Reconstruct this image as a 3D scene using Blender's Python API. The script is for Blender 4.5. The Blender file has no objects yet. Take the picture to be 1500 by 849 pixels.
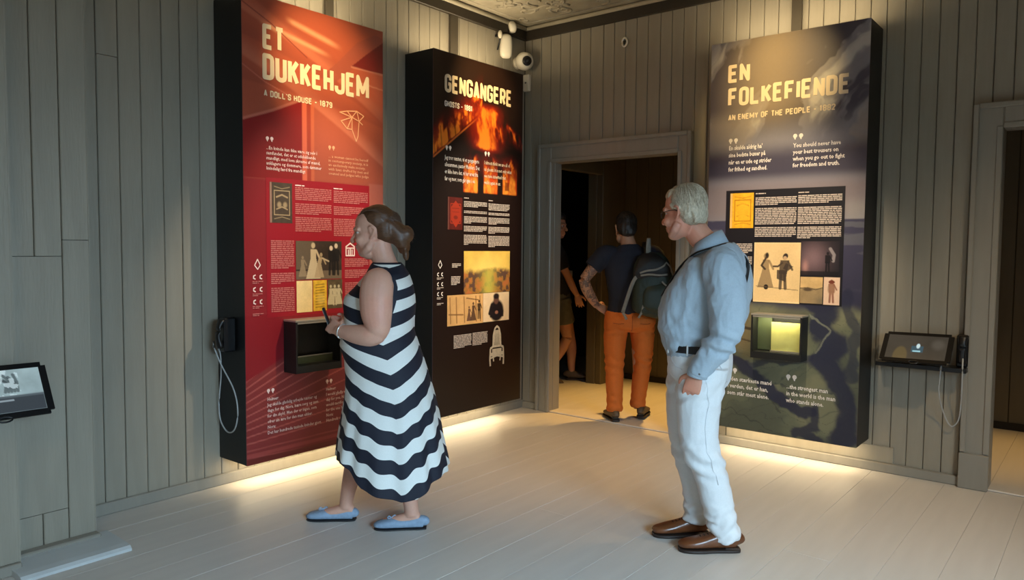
import bpy, bmesh, math, random
import numpy as np
from mathutils import Vector, Matrix, Euler

# ---------------------------------------------------------------- camera, world, light, exposure
SC = bpy.context.scene
COL = SC.collection
SC.view_settings.view_transform = 'Standard'
SC.view_settings.look = 'None'
SC.view_settings.gamma = 1
SC.view_settings.use_curve_mapping = False
SC.view_settings.exposure = 0.0

YAW, PITCH, ROLL, FPX = 0.6811, -0.0572, 0.0084, 1092.6
_f = Vector((-math.sin(YAW) * math.cos(PITCH), math.cos(YAW) * math.cos(PITCH), math.sin(PITCH)))
_r = Vector((math.cos(YAW), math.sin(YAW), 0))
_u = _r.cross(_f)
R_ = _r * math.cos(ROLL) + _u * math.sin(ROLL)
U_ = -_r * math.sin(ROLL) + _u * math.cos(ROLL)
cam_d = bpy.data.cameras.new('camera')
cam_d.sensor_fit = 'HORIZONTAL'
cam_d.sensor_width = 36.0
cam_d.lens = FPX / 1500 * 36.0
cam = bpy.data.objects.new('camera', cam_d)
cam.matrix_world = Matrix(((R_.x, U_.x, -_f.x, 4.3113), (R_.y, U_.y, -_f.y, -5.4838), (R_.z, U_.z, -_f.z, 1.5), (0, 0, 0, 1)))
COL.objects.link(cam)
SC.camera = cam

world = bpy.data.worlds.new('world')
SC.world = world
world.use_nodes = True
world.node_tree.nodes['Background'].inputs[0].default_value = (0.9, 0.95, 1.0, 1)
world.node_tree.nodes['Background'].inputs[1].default_value = 0.12

WARM = (1.0, 0.74, 0.42)
STRIP = (1.0, 0.79, 0.48)
WASH = (1.0, 0.83, 0.60)
PANEL = (1.0, 0.72, 0.30)
WARM3 = (1.0, 0.61, 0.25)
WARM2 = (1.0, 0.55, 0.13)
COOL = (0.52, 0.78, 1.0)


def area(name, loc, target, size, power, color, size_y=None, spread=math.pi):
    d = bpy.data.lights.new(name, 'AREA')
    d.energy = power; d.color = color; d.size = size; d.spread = spread
    if size_y:
        d.shape = 'RECTANGLE'; d.size_y = size_y
    o = bpy.data.objects.new(name, d)
    o.location = loc
    v = Vector(target) - Vector(loc)
    o.rotation_euler = v.to_track_quat('-Z', 'Y').to_euler()
    COL.objects.link(o)
    return o


def spot(name, loc, target, power, color, angle, blend=0.6, radius=0.04):
    d = bpy.data.lights.new(name, 'SPOT')
    d.energy = power; d.color = color; d.spot_size = math.radians(angle); d.spot_blend = blend
    d.shadow_soft_size = radius
    o = bpy.data.objects.new(name, d)
    o.location = loc
    o.rotation_euler = (Vector(target) - Vector(loc)).to_track_quat('-Z', 'Y').to_euler()
    COL.objects.link(o)
    return o


# daylight falling in through the windows on the right, an added warm fill, then the ceiling spots of the exhibition
area('window_light', (6.4, -4.6, 1.75), (1.6, -2.95, -2.0), 2.4, 150, COOL, 1.3, math.radians(100))
area('warm_fill', (4.4, -6.4, 3.45), (3.8, -5.6, 0.0), 1.2, 32, WARM)  # added fill for general warm ambience, standing in for bounced spot light
spot('ceiling_spot', (5.0, -2.3, 3.42), (4.0, -0.9, 0.2), 190, WARM, 74, 1.0)
spot('ceiling_spot', (1.70, -3.05, 3.42), (0.31, -2.48, 2.62), 270, PANEL, 33, 1.0)
spot('ceiling_spot', (1.55, -1.35, 3.42), (0.31, -0.92, 2.72), 260, PANEL, 34, 1.0)
spot('ceiling_spot', (2.85, -1.85, 3.42), (2.42, -0.31, 2.66), 265, PANEL, 33, 1.0)
spot('ceiling_spot', (1.45, -0.85, 3.42), (0.95, -1.15, 0.0), 190, WARM3, 58, 1.0)
spot('ceiling_spot', (2.9, -0.9, 3.42), (2.7, -1.0, 0.0), 60, WARM3, 66, 1.0)
spot('ceiling_spot', (2.15, -2.05, 3.42), (0.31, -2.55, 1.60), 330, WASH, 33, 0.9)
spot('ceiling_spot', (2.05, -0.45, 3.42), (0.31, -1.00, 1.62), 400, WASH, 33, 0.9)
spot('ceiling_spot', (2.75, -2.25, 3.42), (2.47, -0.31, 1.55), 400, WASH, 34, 0.9)
spot('hall_spot', (1.15, 1.00, 2.70), (0.80, 0.75, 0.0), 340, WARM2, 62, 0.9)
spot('hall_spot', (3.9, 1.30, 2.70), (3.75, 1.05, 0.0), 120, WARM2, 46, 1.0)


# ---------------------------------------------------------------- helpers
def lin(c):
    return tuple((x / 12.92) if x <= 0.04045 else ((x + 0.055) / 1.055) ** 2.4 for x in c)


def rgb(r, g, b):
    return lin((r / 255.0, g / 255.0, b / 255.0))


def mat(name, color, rough=0.5, metal=0.0, noise=0.0, nscale=6.0, bump=0.0, bscale=40.0, stretch=None,
        emit=None, estr=0.0, attr=None, coat=0.0, spec=0.5, trans=0.0, sheen=0.0, attr_emit=0.0):
    m = bpy.data.materials.new(name)
    m.use_nodes = True
    nt = m.node_tree
    b = nt.nodes['Principled BSDF']
    b.inputs['Roughness'].default_value = rough
    b.inputs['Metallic'].default_value = metal
    b.inputs['Specular IOR Level'].default_value = spec
    b.inputs['Coat Weight'].default_value = coat
    b.inputs['Transmission Weight'].default_value = trans
    b.inputs['Sheen Weight'].default_value = sheen
    c = (*color, 1)
    b.inputs['Base Color'].default_value = c
    src = None
    if attr:
        a = nt.nodes.new('ShaderNodeAttribute'); a.attribute_name = attr
        src = a.outputs['Color']
    if noise or bump:
        tc = nt.nodes.new('ShaderNodeTexCoord')
        mp = nt.nodes.new('ShaderNodeMapping')
        nt.links.new(tc.outputs['Object'], mp.inputs[0])
        if stretch:
            mp.inputs['Scale'].default_value = stretch
    if noise:
        n = nt.nodes.new('ShaderNodeTexNoise'); n.inputs['Scale'].default_value = nscale; n.inputs['Detail'].default_value = 5
        nt.links.new(mp.outputs[0], n.inputs['Vector'])
        r = nt.nodes.new('ShaderNodeMapRange')
        r.inputs[1].default_value = 0.25; r.inputs[2].default_value = 0.75
        r.inputs[3].default_value = 1 - noise; r.inputs[4].default_value = 1 + noise
        nt.links.new(n.outputs[0], r.inputs[0])
        mx = nt.nodes.new('ShaderNodeMix'); mx.data_type = 'RGBA'; mx.blend_type = 'MULTIPLY'
        mx.inputs[0].default_value = 1.0
        mx.inputs[6].default_value = c
        if src: nt.links.new(src, mx.inputs[6])
        nt.links.new(r.outputs[0], mx.inputs[7])
        src = mx.outputs[2]
    if src:
        nt.links.new(src, b.inputs['Base Color'])
    if bump:
        n2 = nt.nodes.new('ShaderNodeTexNoise'); n2.inputs['Scale'].default_value = bscale; n2.inputs['Detail'].default_value = 4
        nt.links.new(mp.outputs[0], n2.inputs['Vector'])
        bp = nt.nodes.new('ShaderNodeBump'); bp.inputs['Strength'].default_value = bump; bp.inputs['Distance'].default_value = 0.004
        nt.links.new(n2.outputs[0], bp.inputs['Height'])
        nt.links.new(bp.outputs[0], b.inputs['Normal'])
    if emit:
        b.inputs['Emission Color'].default_value = (*emit, 1)
        b.inputs['Emission Strength'].default_value = estr
    if attr_emit and attr:
        nt.links.new(a.outputs['Color'], b.inputs['Emission Color'])
        b.inputs['Emission Strength'].default_value = attr_emit
    return m


def link(o, parent=None):
    COL.objects.link(o)
    if parent is not None:
        o.parent = parent
    return o


def obj(name, bm, m, parent=None, loc=None, smooth=False, rot=None):
    me = bpy.data.meshes.new(name)
    if isinstance(bm, bmesh.types.BMesh):
        bm.normal_update()
        bm.to_mesh(me); bm.free()
    else:
        me.from_pydata([tuple(v) for v in bm[0]], [], [tuple(f) for f in bm[1]]); me.update()
    if m is not None:
        for mm in (m if isinstance(m, (list, tuple)) else [m]):
            me.materials.append(mm)
    if smooth:
        me.polygons.foreach_set('use_smooth', [True] * len(me.polygons))
    o = bpy.data.objects.new(name, me)
    link(o, parent)
    if loc is not None: o.location = loc
    if rot is not None: o.rotation_euler = rot
    return o


def empty(name, loc=(0, 0, 0), rotz=0.0):
    o = bpy.data.objects.new(name, None)
    o.empty_display_size = 0.1
    o.location = loc; o.rotation_euler = (0, 0, rotz)
    COL.objects.link(o)
    return o


def tag(o, label, cat, group=None):
    o['label'] = label; o['category'] = cat
    if group: o['group'] = group
    return o


def structure(o):
    o['kind'] = 'structure'
    return o


def box(bm, x0, x1, y0, y1, z0, z1, bev=0.0):
    vs = [bm.verts.new((x, y, z)) for z in (z0, z1) for y in (y0, y1) for x in (x0, x1)]
    fs = [(0, 2, 3, 1), (4, 5, 7, 6), (0, 1, 5, 4), (2, 6, 7, 3), (0, 4, 6, 2), (1, 3, 7, 5)]
    faces = [bm.faces.new([vs[i] for i in f]) for f in fs]
    if bev:
        es = list({e for f in faces for e in f.edges})
        bmesh.ops.bevel(bm, geom=es, offset=bev, segments=1, affect='EDGES', clamp_overlap=True)
    return bm


def B(*a, bev=0.0):
    return box(bmesh.new(), *a, bev=bev)


def crom(pts, n):
    """Catmull-Rom resample of a list of tuples into n*(len-1)+1 samples."""
    P = np.array(pts, float)
    Q = np.vstack([2 * P[0] - P[1], P, 2 * P[-1] - P[-2]])
    out = []
    for i in range(1, len(Q) - 2):
        for k in range(n):
            t = k / n
            a, b, c, d = Q[i - 1], Q[i], Q[i + 1], Q[i + 2]
            out.append(0.5 * ((2 * b) + (-a + c) * t + (2 * a - 5 * b + 4 * c - d) * t * t + (-a + 3 * b - 3 * c + d) * t ** 3))
    out.append(P[-1])
    return np.array(out)


def tube(bm, pts, rad, ref=(0, 0, 1), n=14, sub=3, cap=True, power=2.0):
    """Closed tube through pts; rad = radius or (ru, rv) per point; ru lies along ref."""
    m = len(pts)
    if not isinstance(rad, (list, tuple)): rad = [rad] * m
    rad = [(r, r) if not isinstance(r, (list, tuple)) else r for r in rad]
    data = [tuple(p) + tuple(r) for p, r in zip(pts, rad)]
    D = crom(data, sub) if sub > 1 else np.array(data, float)
    P = D[:, :3]; Rr = np.maximum(D[:, 3:5], 1e-4)
    k = len(P)
    rings = []
    ref = Vector(ref)
    last_u = None
    for i in range(k):
        t = Vector(P[min(i + 1, k - 1)] - P[max(i - 1, 0)])
        if t.length < 1e-9: t = Vector((0, 0, 1))
        t.normalize()
        u = ref - t * ref.dot(t)
        if u.length < 0.15:
            u = (last_u - t * last_u.dot(t)) if last_u is not None else t.orthogonal()
        u.normalize(); last_u = u
        v = t.cross(u)
        ring = []
        for j in range(n):
            a = 2 * math.pi * j / n
            ca, sa = math.cos(a), math.sin(a)
            if power != 2.0:
                ca = math.copysign(abs(ca) ** (2 / power), ca); sa = math.copysign(abs(sa) ** (2 / power), sa)
            ring.append(bm.verts.new(Vector(P[i]) + u * (Rr[i][0] * ca) + v * (Rr[i][1] * sa)))
        rings.append(ring)
    for i in range(k - 1):
        for j in range(n):
            bm.faces.new((rings[i][j], rings[i][(j + 1) % n], rings[i + 1][(j + 1) % n], rings[i + 1][j]))
    if cap:
        bm.faces.new(list(reversed(rings[0]))); bm.faces.new(rings[-1])
    return bm


def ball(bm, c, r, rot=None, u=16, v=10):
    """Ellipsoid with radii r at c, optional 3x3 rotation."""
    M = Matrix.Translation(Vector(c))
    if rot is not None: M = M @ rot.to_4x4()
    if not isinstance(r, (tuple, list)): r = (r, r, r)
    M = M @ Matrix.Diagonal((r[0], r[1], r[2], 1))
    bmesh.ops.create_uvsphere(bm, u_segments=u, v_segments=v, radius=1.0, matrix=M)
    return bm


def lathe(bm, prof, n=24, M=None):
    """Revolve (r, z) profile round z."""
    rings = []
    for r, z in prof:
        rings.append([bm.verts.new((r * math.cos(2 * math.pi * j / n), r * math.sin(2 * math.pi * j / n), z)) for j in range(n)])
    for i in range(len(prof) - 1):
        for j in range(n):
            bm.faces.new((rings[i][j], rings[i][(j + 1) % n], rings[i + 1][(j + 1) % n], rings[i + 1][j]))
    bm.faces.new(list(reversed(rings[0]))); bm.faces.new(rings[-1])
    if M is not None:
        bmesh.ops.transform(bm, matrix=M, verts=[v for ring in rings for v in ring])
    return bm


# ---------------------------------------------------------------- numpy noise
_rng = np.random.RandomState(7)
_T = _rng.rand(64, 64, 64)


def vnoise(x, y, z=0.0):
    x = np.asarray(x, float); y = np.asarray(y, float); z = np.zeros_like(x) + z
    xi = np.floor(x).astype(int); yi = np.floor(y).astype(int); zi = np.floor(z).astype(int)
    fx = x - xi; fy = y - yi; fz = z - zi
    fx = fx * fx * (3 - 2 * fx); fy = fy * fy * (3 - 2 * fy); fz = fz * fz * (3 - 2 * fz)
    g = lambda a, b, c: _T[(xi + a) % 64, (yi + b) % 64, (zi + c) % 64]
    l = lambda a, b, t: a + (b - a) * t
    return l(l(l(g(0, 0, 0), g(1, 0, 0), fx), l(g(0, 1, 0), g(1, 1, 0), fx), fy),
             l(l(g(0, 0, 1), g(1, 0, 1), fx), l(g(0, 1, 1), g(1, 1, 1), fx), fy), fz)


def fbm(x, y, z=0.0, o=4):
    s = 0.0; a = 0.5; t = 0.0
    for i in range(o):
        s = s + a * vnoise(x * 2 ** i + 13.1 * i, y * 2 ** i + 7.7 * i, np.asarray(z) * 2 ** i + 3.3 * i); t += a; a *= 0.5
    return s / t


def fb2(x, y, z=0.0, o=4, k=1.9):
    return np.clip((fbm(x, y, z, o) - .5) * k + .5, 0, 1)


def sstep(a, b, x):
    t = np.clip((np.asarray(x, float) - a) / (b - a), 0, 1)
    return t * t * (3 - 2 * t)


# ---------------------------------------------------------------- materials of the setting
M_WALL = mat('grey_painted_wood', rgb(146, 139, 124), 0.5, noise=0.10, nscale=5, bump=0.35, bscale=30, stretch=(3, 3, 0.35))
M_WALLH = mat('hall_wood_shaded', rgb(98, 88, 68), 0.5, noise=0.10, nscale=5, bump=0.3, bscale=30, stretch=(3, 3, 0.35))  # darker copy of the wall paint, the hall's low light put into the colour
M_BACK = mat('dark_joint', rgb(38, 34, 28), 0.9, noise=0.1)
M_TRIM = mat('grey_gloss_trim', rgb(140, 135, 124), 0.42, noise=0.06, nscale=7, bump=0.2, bscale=40, stretch=(3, 3, 0.4))
M_FLOOR = mat('white_floor_paint', rgb(206, 200, 192), 0.42, noise=0.05, nscale=3, bump=0.10, bscale=22, stretch=(4, 0.5, 1))
M_FLOORB = mat('floor_joint', rgb(150, 142, 130), 0.8, noise=0.1)
M_CORN = mat('dark_cornice', rgb(44, 38, 30), 0.5, noise=0.1)
M_BEAD = mat('pale_bead', rgb(175, 168, 150), 0.45, noise=0.08, nscale=12)
M_CEIL = mat('embossed_ceiling', rgb(150, 142, 124), 0.6, noise=0.2, nscale=9, bump=0.5, bscale=18)
M_BLACK = mat('black_panel_side', rgb(13, 13, 14), 0.45, noise=0.1, nscale=30)
M_DUCT = mat('grey_cable_cover', rgb(66, 60, 50), 0.5, noise=0.06)
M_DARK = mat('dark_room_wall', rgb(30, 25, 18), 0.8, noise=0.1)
M_PLASTIC = mat('white_plastic', rgb(222, 216, 200), 0.4, noise=0.03)
M_BLK = mat('black_plastic', rgb(16, 16, 18), 0.38, noise=0.08, nscale=20)
M_GREYCORD = mat('grey_cord', rgb(168, 168, 165), 0.45, noise=0.05)

# ---------------------------------------------------------------- the room
random.seed(3)
CEIL = 3.50
TOPW = 3.385
_boards = {}


def board(parent, a0, a1, z0, z1, plane, at, m=None, gap=0.0035, proud=0.0):
    """One vertical wall board. plane 'x': lies on x=at facing +x, spans y; plane 'y': on y=at facing -y, spans x."""
    w = a1 - a0 - gap; h = z1 - z0
    key = (plane, round(w, 4), round(h, 4), (m or M_WALL).name)
    if key not in _boards:
        bm = bmesh.new()
        t = 0.018; c = 0.004
        prof = [(-w / 2, -t), (-w / 2, -c), (-w / 2 + c, 0), (w / 2 - c, 0), (w / 2, -c), (w / 2, -t)]
        lo = []; hi = []
        for s, d in prof:
            p = (d, s) if plane == 'x' else (s, -d)
            lo.append(bm.verts.new((p[0], p[1], 0))); hi.append(bm.verts.new((p[0], p[1], h)))
        for i in range(5):
            bm.faces.new((lo[i], lo[i + 1], hi[i + 1], hi[i]))
        bm.faces.new(hi); bm.faces.new(list(reversed(lo)))
        bmesh.ops.recalc_face_normals(bm, faces=bm.faces)
        me = bpy.data.meshes.new('board'); bm.to_mesh(me); bm.free(); me.materials.append(m or M_WALL)
        _boards[key] = me
    o = bpy.data.objects.new('board', _boards[key])
    mid = (a0 + a1) / 2
    jig = random.uniform(-0.0012, 0.0012) + proud
    o.location = (at + jig, mid, z0) if plane == 'x' else (mid, at - jig, z0)
    link(o, parent)
    return o


# left wall (plane x = 0), room on +x
wall_left = structure(obj('wall_left', B(-0.14, -0.018, -4.1, 0.14, 0, CEIL), M_BACK))
edges = [-3.97, -3.85, -3.735, -3.62, -3.50, -3.377, -3.27]
while edges[-1] < -0.12: edges.append(round(edges[-1] + 0.1135, 4))
edges[-1] = 0.0
for a, b in zip(edges[:-1], edges[1:]):
    if abs(a + 3.735) < .01:
        board(wall_left, a, b, 0.0, 2.52, 'x', 0); board(wall_left, a, b, 2.523, TOPW + .02, 'x', 0)
    else:
        board(wall_left, a, b, 0.0, TOPW + .02, 'x', 0)

# back wall (plane y = 0), room on -y, two doorways
D1 = (0.328, 1.592, 2.27); D2 = (3.728, 4.86, 2.262)
wb = bmesh.new()
WT = 0.11
for x0, x1, z0, z1 in ((-0.14, D1[0], 0, CEIL), (D1[0], D1[1], D1[2], CEIL), (D1[1], D2[0], 0, CEIL), (D2[0], D2[1], D2[2], CEIL), (D2[1], 6.7, 0, CEIL)):
    box(wb, x0, x1, 0.018, WT, z0, z1)
wall_back = structure(obj('wall_back', wb, M_BACK))
x = 0.0
g = [0.0, 0.08, 0.186, 0.293, 0.398, 0.501, 0.609, 0.715, 0.846, 0.953, 1.059, 1.165, 1.27, 1.382, 1.485, 1.585, 1.69, 1.80, 1.909, 2.013, 2.117, 2.225, 2.331, 2.437, 2.544, 2.647, 2.752, 2.855, 2.955, 3.056, 3.167, 3.267, 3.369, 3.472, 3.572, 3.672, 3.778]
while g[-1] < 6.5: g.append(round(g[-1] + 0.1045, 4))
for a, b in zip(g[:-1], g[1:]):
    mid = (a + b) / 2
    z0 = 0.0
    if 0.30 < mid < 1.65: z0 = D1[2] + .05
    if 3.67 < mid < 4.9: z0 = D2[2] + .05
    board(wall_back, a, b, z0, TOPW + .02, 'y', 0)
structure(obj('trim_7', B(2.02, 3.195, -0.014, -0.002, 0.062, 0.172, bev=0.003), M_WALL))

# chimney breast on the left, and the wall in front of it
wall_near = structure(obj('wall_near_left', B(-0.1, 0.322, -4.31, -3.925, 0, CEIL), M_BACK))
for a, b, zs in ((-4.30, -4.166, (1.44, CEIL)), (-4.166, -4.046, (1.44, CEIL)), (-4.30, -4.046, (0.20, 1.44)), (-4.30, -4.16, (0.03, .20)), (-4.046, -3.922, (0.03, 1.519, CEIL))):
    for z0, z1 in zip(zs[:-1], zs[1:]):
        board(wall_near, a, b, z0, z1 - .003, 'x', 0.34)
board(wall_near, -4.16, -4.046, 0.03, 0.197, 'x', 0.34)
obj('return_panel', B(-0.1, 0.338, -3.925, -3.921, 0.03, CEIL), M_WALL, wall_near)
wall_front = structure(obj('wall_far_left', B(-0.1, 0.457, -8.5, -4.305, 0, CEIL), M_BACK))
a = -4.303
while a > -8.2:
    board(wall_front, a - 0.122, a, 0.05, CEIL, 'x', 0.475); a -= 0.122
obj('corner_strip', B(0.33, 0.474, -4.309, -4.3, 0.03, CEIL), M_WALL, wall_front)
structure(obj('baseboard_far_left', B(0.475, 0.50, -8.4, -4.303, 0, 0.05, bev=.004), M_TRIM))

# low hearth ledge under the chimney breast
lb = bmesh.new()
prof = [(0.34, 0.0), (0.34, 0.034), (0.56, 0.028), (0.60, 0.024), (0.615, 0.012), (0.617, 0.0)]
lo = [lb.verts.new((px, -4.345, pz)) for px, pz in prof]; hi = [lb.verts.new((px, -3.87, pz)) for px, pz in prof]
for i in range(5): lb.faces.new((lo[i], lo[i + 1], hi[i + 1], hi[i]))
lb.faces.new(hi); lb.faces.new(list(reversed(lo))); bmesh.ops.recalc_face_normals(lb, faces=lb.faces)
M_LEDGE = mat('pale_ledge_paint', rgb(190, 194, 194), 0.32, noise=0.06, nscale=5)
structure(obj('trim_1', lb, M_LEDGE))
structure(obj('trim_2', B(0.34, 0.40, -4.3, -3.92, 0.0, 0.048, bev=.006), M_TRIM))

# right wall, mostly out of frame
wall_right = structure(obj('wall_right', B(6.6, 6.74, -8.5, 0.14, 0, CEIL), M_WALL))

# floor boards run away from the camera, parallel to the left wall
floor = structure(obj('floor', B(-2.6, 6.7, -8.5, 3.2, -0.12, -0.012), M_FLOORB))
xs = [2.21 - 0.2165 * 12 + 0.2165 * i for i in range(34)]
xs = [v + random.uniform(-.012, .012) for v in xs]
fb = [-2.6 + 0.2165 * i for i in range(10)] + [v for v in xs if v > -0.46]
fb = sorted(fb)
for a, b in zip(fb[:-1], fb[1:]):
    if a > 6.6: break
    w = b - a - 0.0012
    cuts = [-8.5] + sorted(random.uniform(-7.5, -0.8) for _ in range(1)) + [3.2]
    for y0, y1 in zip(cuts[:-1], cuts[1:]):
        bm = B(-w / 2, w / 2, y0 + .001, y1 - .001, -0.012, 0.0)
        es = [e for e in bm.edges if all(v.co.z > -0.001 for v in e.verts)]
        bmesh.ops.bevel(bm, geom=es, offset=0.0007, segments=1, affect='EDGES')
        obj('floorboard', bm, M_FLOOR, floor, ((a + b) / 2, 0, random.uniform(-.0008, .0)))

# baseboards
structure(obj('baseboard_left', B(0.0, 0.022, -3.92, 0.0, 0, 0.068, bev=.005), M_TRIM))
bb = bmesh.new()
box(bb, 0.022, 0.2, -0.03, 0.0, 0, 0.06, bev=.005)
structure(obj('baseboard_back', bb, M_TRIM))
structure(obj('baseboard_back_right', B(1.69, 3.585, -0.035, 0.0, 0, 0.062, bev=.005), M_TRIM))

# door casings, jambs and thresholds
def doorway(name, x0, x1, zt, wl, wr, wt):
    d = structure(empty(name, (x0, 0, 0)))
    W = x1 - x0
    zp = 0.23 if name == 'door_2' else 0.0
    def casing(n, px0, px1, pz0, pz1, y=-0.045):
        o = obj(n, B(px0, px1, y, 0.02, pz0, pz1, bev=.006), M_TRIM, d)
        return o
    l = casing('casing', -wl, 0.012, 0, zt + wt); r = casing('casing', W - 0.012, W + wr, 0, zt + wt)
    t = casing('head_casing', 0.012, W - 0.012, zt - 0.012, zt + wt)
    # stepped moulding on the outer and inner edges
    obj('moulding', B(-wl - 0.004, -wl + 0.028, -0.062, -0.045, zp, zt + wt, bev=.005), M_TRIM, l)
    obj('moulding', B(-0.022, 0.012, -0.054, -0.045, zp, zt, bev=.004), M_TRIM, l)
    obj('moulding', B(W + wr - 0.028, W + wr + 0.004, -0.062, -0.045, zp, zt + wt, bev=.005), M_TRIM, r)
    obj('moulding', B(W - 0.012, W + 0.022, -0.054, -0.045, zp, zt, bev=.004), M_TRIM, r)
    obj('moulding', B(-wl + 0.028, W + wr - 0.028, -0.062, -0.045, zt + wt - .03, zt + wt + .004, bev=.005), M_TRIM, t)
    obj('moulding', B(0.012, W - 0.012, -0.054, -0.045, zt - .012, zt + .022, bev=.004), M_TRIM, t)
    for q in ((l, r) if name == 'door_2' else ()):
        s = -wl - .006 if q is l else W - .014
        e = .014 if q is l else W + wr + .006
        obj('plinth_block', B(s, e, -0.066, -0.02, 0, 0.225, bev=.005), M_TRIM, q)
    obj('jamb', B(-0.012, 0.012, 0.02, 0.12, 0, zt, bev=.002), M_TRIM, d)
    obj('jamb', B(W - 0.012, W + 0.012, 0.02, 0.12, 0, zt, bev=.002), M_TRIM, d)
    obj('head_jamb', B(-0.012, W + .012, 0.02, 0.12, zt - .012, zt + .012, bev=.002), M_TRIM, d)
    obj('threshold', B(0.0, W, -0.03, 0.15, 0, 0.012, bev=.005), M_FLOOR, d)
    return d


doorway('door_1', D1[0], D1[1], D1[2], 0.128, 0.10, 0.15)
doorway('door_2', D2[0], D2[1], D2[2], 0.143, 0.14, 0.143)

# cornice: dark board, pale bead, embossed ceiling
tr = structure(obj('trim_3', B(0.0, 0.035, -3.92, 0.0, TOPW, CEIL - .03, bev=.004), M_CORN))
tr2 = structure(obj('trim_4', B(0.035, 6.6, -0.035, 0.0, TOPW, CEIL - .03, bev=.004), M_CORN))
bm = tube(bmesh.new(), [(0.05, -3.92, CEIL - .022), (0.05, -0.05, CEIL - .022)], 0.018, sub=1, n=10)
structure(obj('trim_5', bm, M_BEAD, smooth=True))
bm = tube(bmesh.new(), [(0.05, -0.05, CEIL - .022), (6.6, -0.05, CEIL - .022)], 0.018, sub=1, n=10)
structure(obj('trim_6', bm, M_BEAD, smooth=True))
ceiling = structure(obj('ceiling', B(-0.14, 6.7, -8.5, 0.14, CEIL, CEIL + .1), M_CEIL))
# relief scrolls on the ceiling (pressed ornament, far too fine to pick apart)
orn = bmesh.new()
for k in range(70):
    along = random.random() < .5
    cx, cy = (random.uniform(.16, .8), random.uniform(-3.2, -.15)) if along else (random.uniform(.2, 3.2), random.uniform(-.8, -.16))
    n = 12; a0 = random.uniform(0, 6.28); s = random.uniform(.05, .13); d = random.choice((-1, 1))
    pts = [(cx + s * (1 - i / n) * math.cos(a0 + d * i * .55), cy + s * (1 - i / n) * math.sin(a0 + d * i * .55), CEIL) for i in range(n)]
    tube(orn, pts, [0.013 * (1 - .5 * i / n) for i in range(n)], sub=1, n=6)
for off in (0.13, 0.95):
    tube(orn, [(off, -3.9, CEIL), (off, -off, CEIL), (6.5, -off, CEIL)], 0.012, sub=1, n=6)
oo = obj('ceiling_ornament', orn, M_CEIL, ceiling, smooth=True); oo['kind'] = 'stuff'

# ---------------------------------------------------------------- hall behind the doorway
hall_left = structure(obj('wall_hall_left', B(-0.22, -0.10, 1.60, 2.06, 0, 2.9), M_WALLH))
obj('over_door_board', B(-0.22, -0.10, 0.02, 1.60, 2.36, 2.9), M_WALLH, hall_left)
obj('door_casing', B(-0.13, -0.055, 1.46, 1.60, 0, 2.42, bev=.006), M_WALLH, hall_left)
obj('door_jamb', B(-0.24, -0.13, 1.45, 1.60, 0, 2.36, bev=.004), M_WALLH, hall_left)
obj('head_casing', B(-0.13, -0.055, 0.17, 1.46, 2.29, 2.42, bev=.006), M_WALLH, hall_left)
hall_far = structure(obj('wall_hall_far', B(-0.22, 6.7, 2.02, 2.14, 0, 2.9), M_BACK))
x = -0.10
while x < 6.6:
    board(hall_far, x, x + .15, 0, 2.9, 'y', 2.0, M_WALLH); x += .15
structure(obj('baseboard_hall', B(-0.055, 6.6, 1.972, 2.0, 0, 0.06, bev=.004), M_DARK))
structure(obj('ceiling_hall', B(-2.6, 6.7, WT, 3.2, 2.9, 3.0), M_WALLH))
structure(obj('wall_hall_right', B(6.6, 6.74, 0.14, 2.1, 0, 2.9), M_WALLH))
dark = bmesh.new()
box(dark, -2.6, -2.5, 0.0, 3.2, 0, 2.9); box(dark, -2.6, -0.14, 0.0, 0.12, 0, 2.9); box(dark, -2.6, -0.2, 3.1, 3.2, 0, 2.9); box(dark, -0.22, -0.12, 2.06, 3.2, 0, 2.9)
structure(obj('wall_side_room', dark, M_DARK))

# ---------------------------------------------------------------- printed matter
M_PRINT = mat('printed_sheet', (1, 1, 1), 0.36, attr='Col', noise=0.02, nscale=60)
M_PRINT2 = mat('printed_picture', (1, 1, 1), 0.4, attr='Col', noise=0.05, nscale=90)


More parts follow.
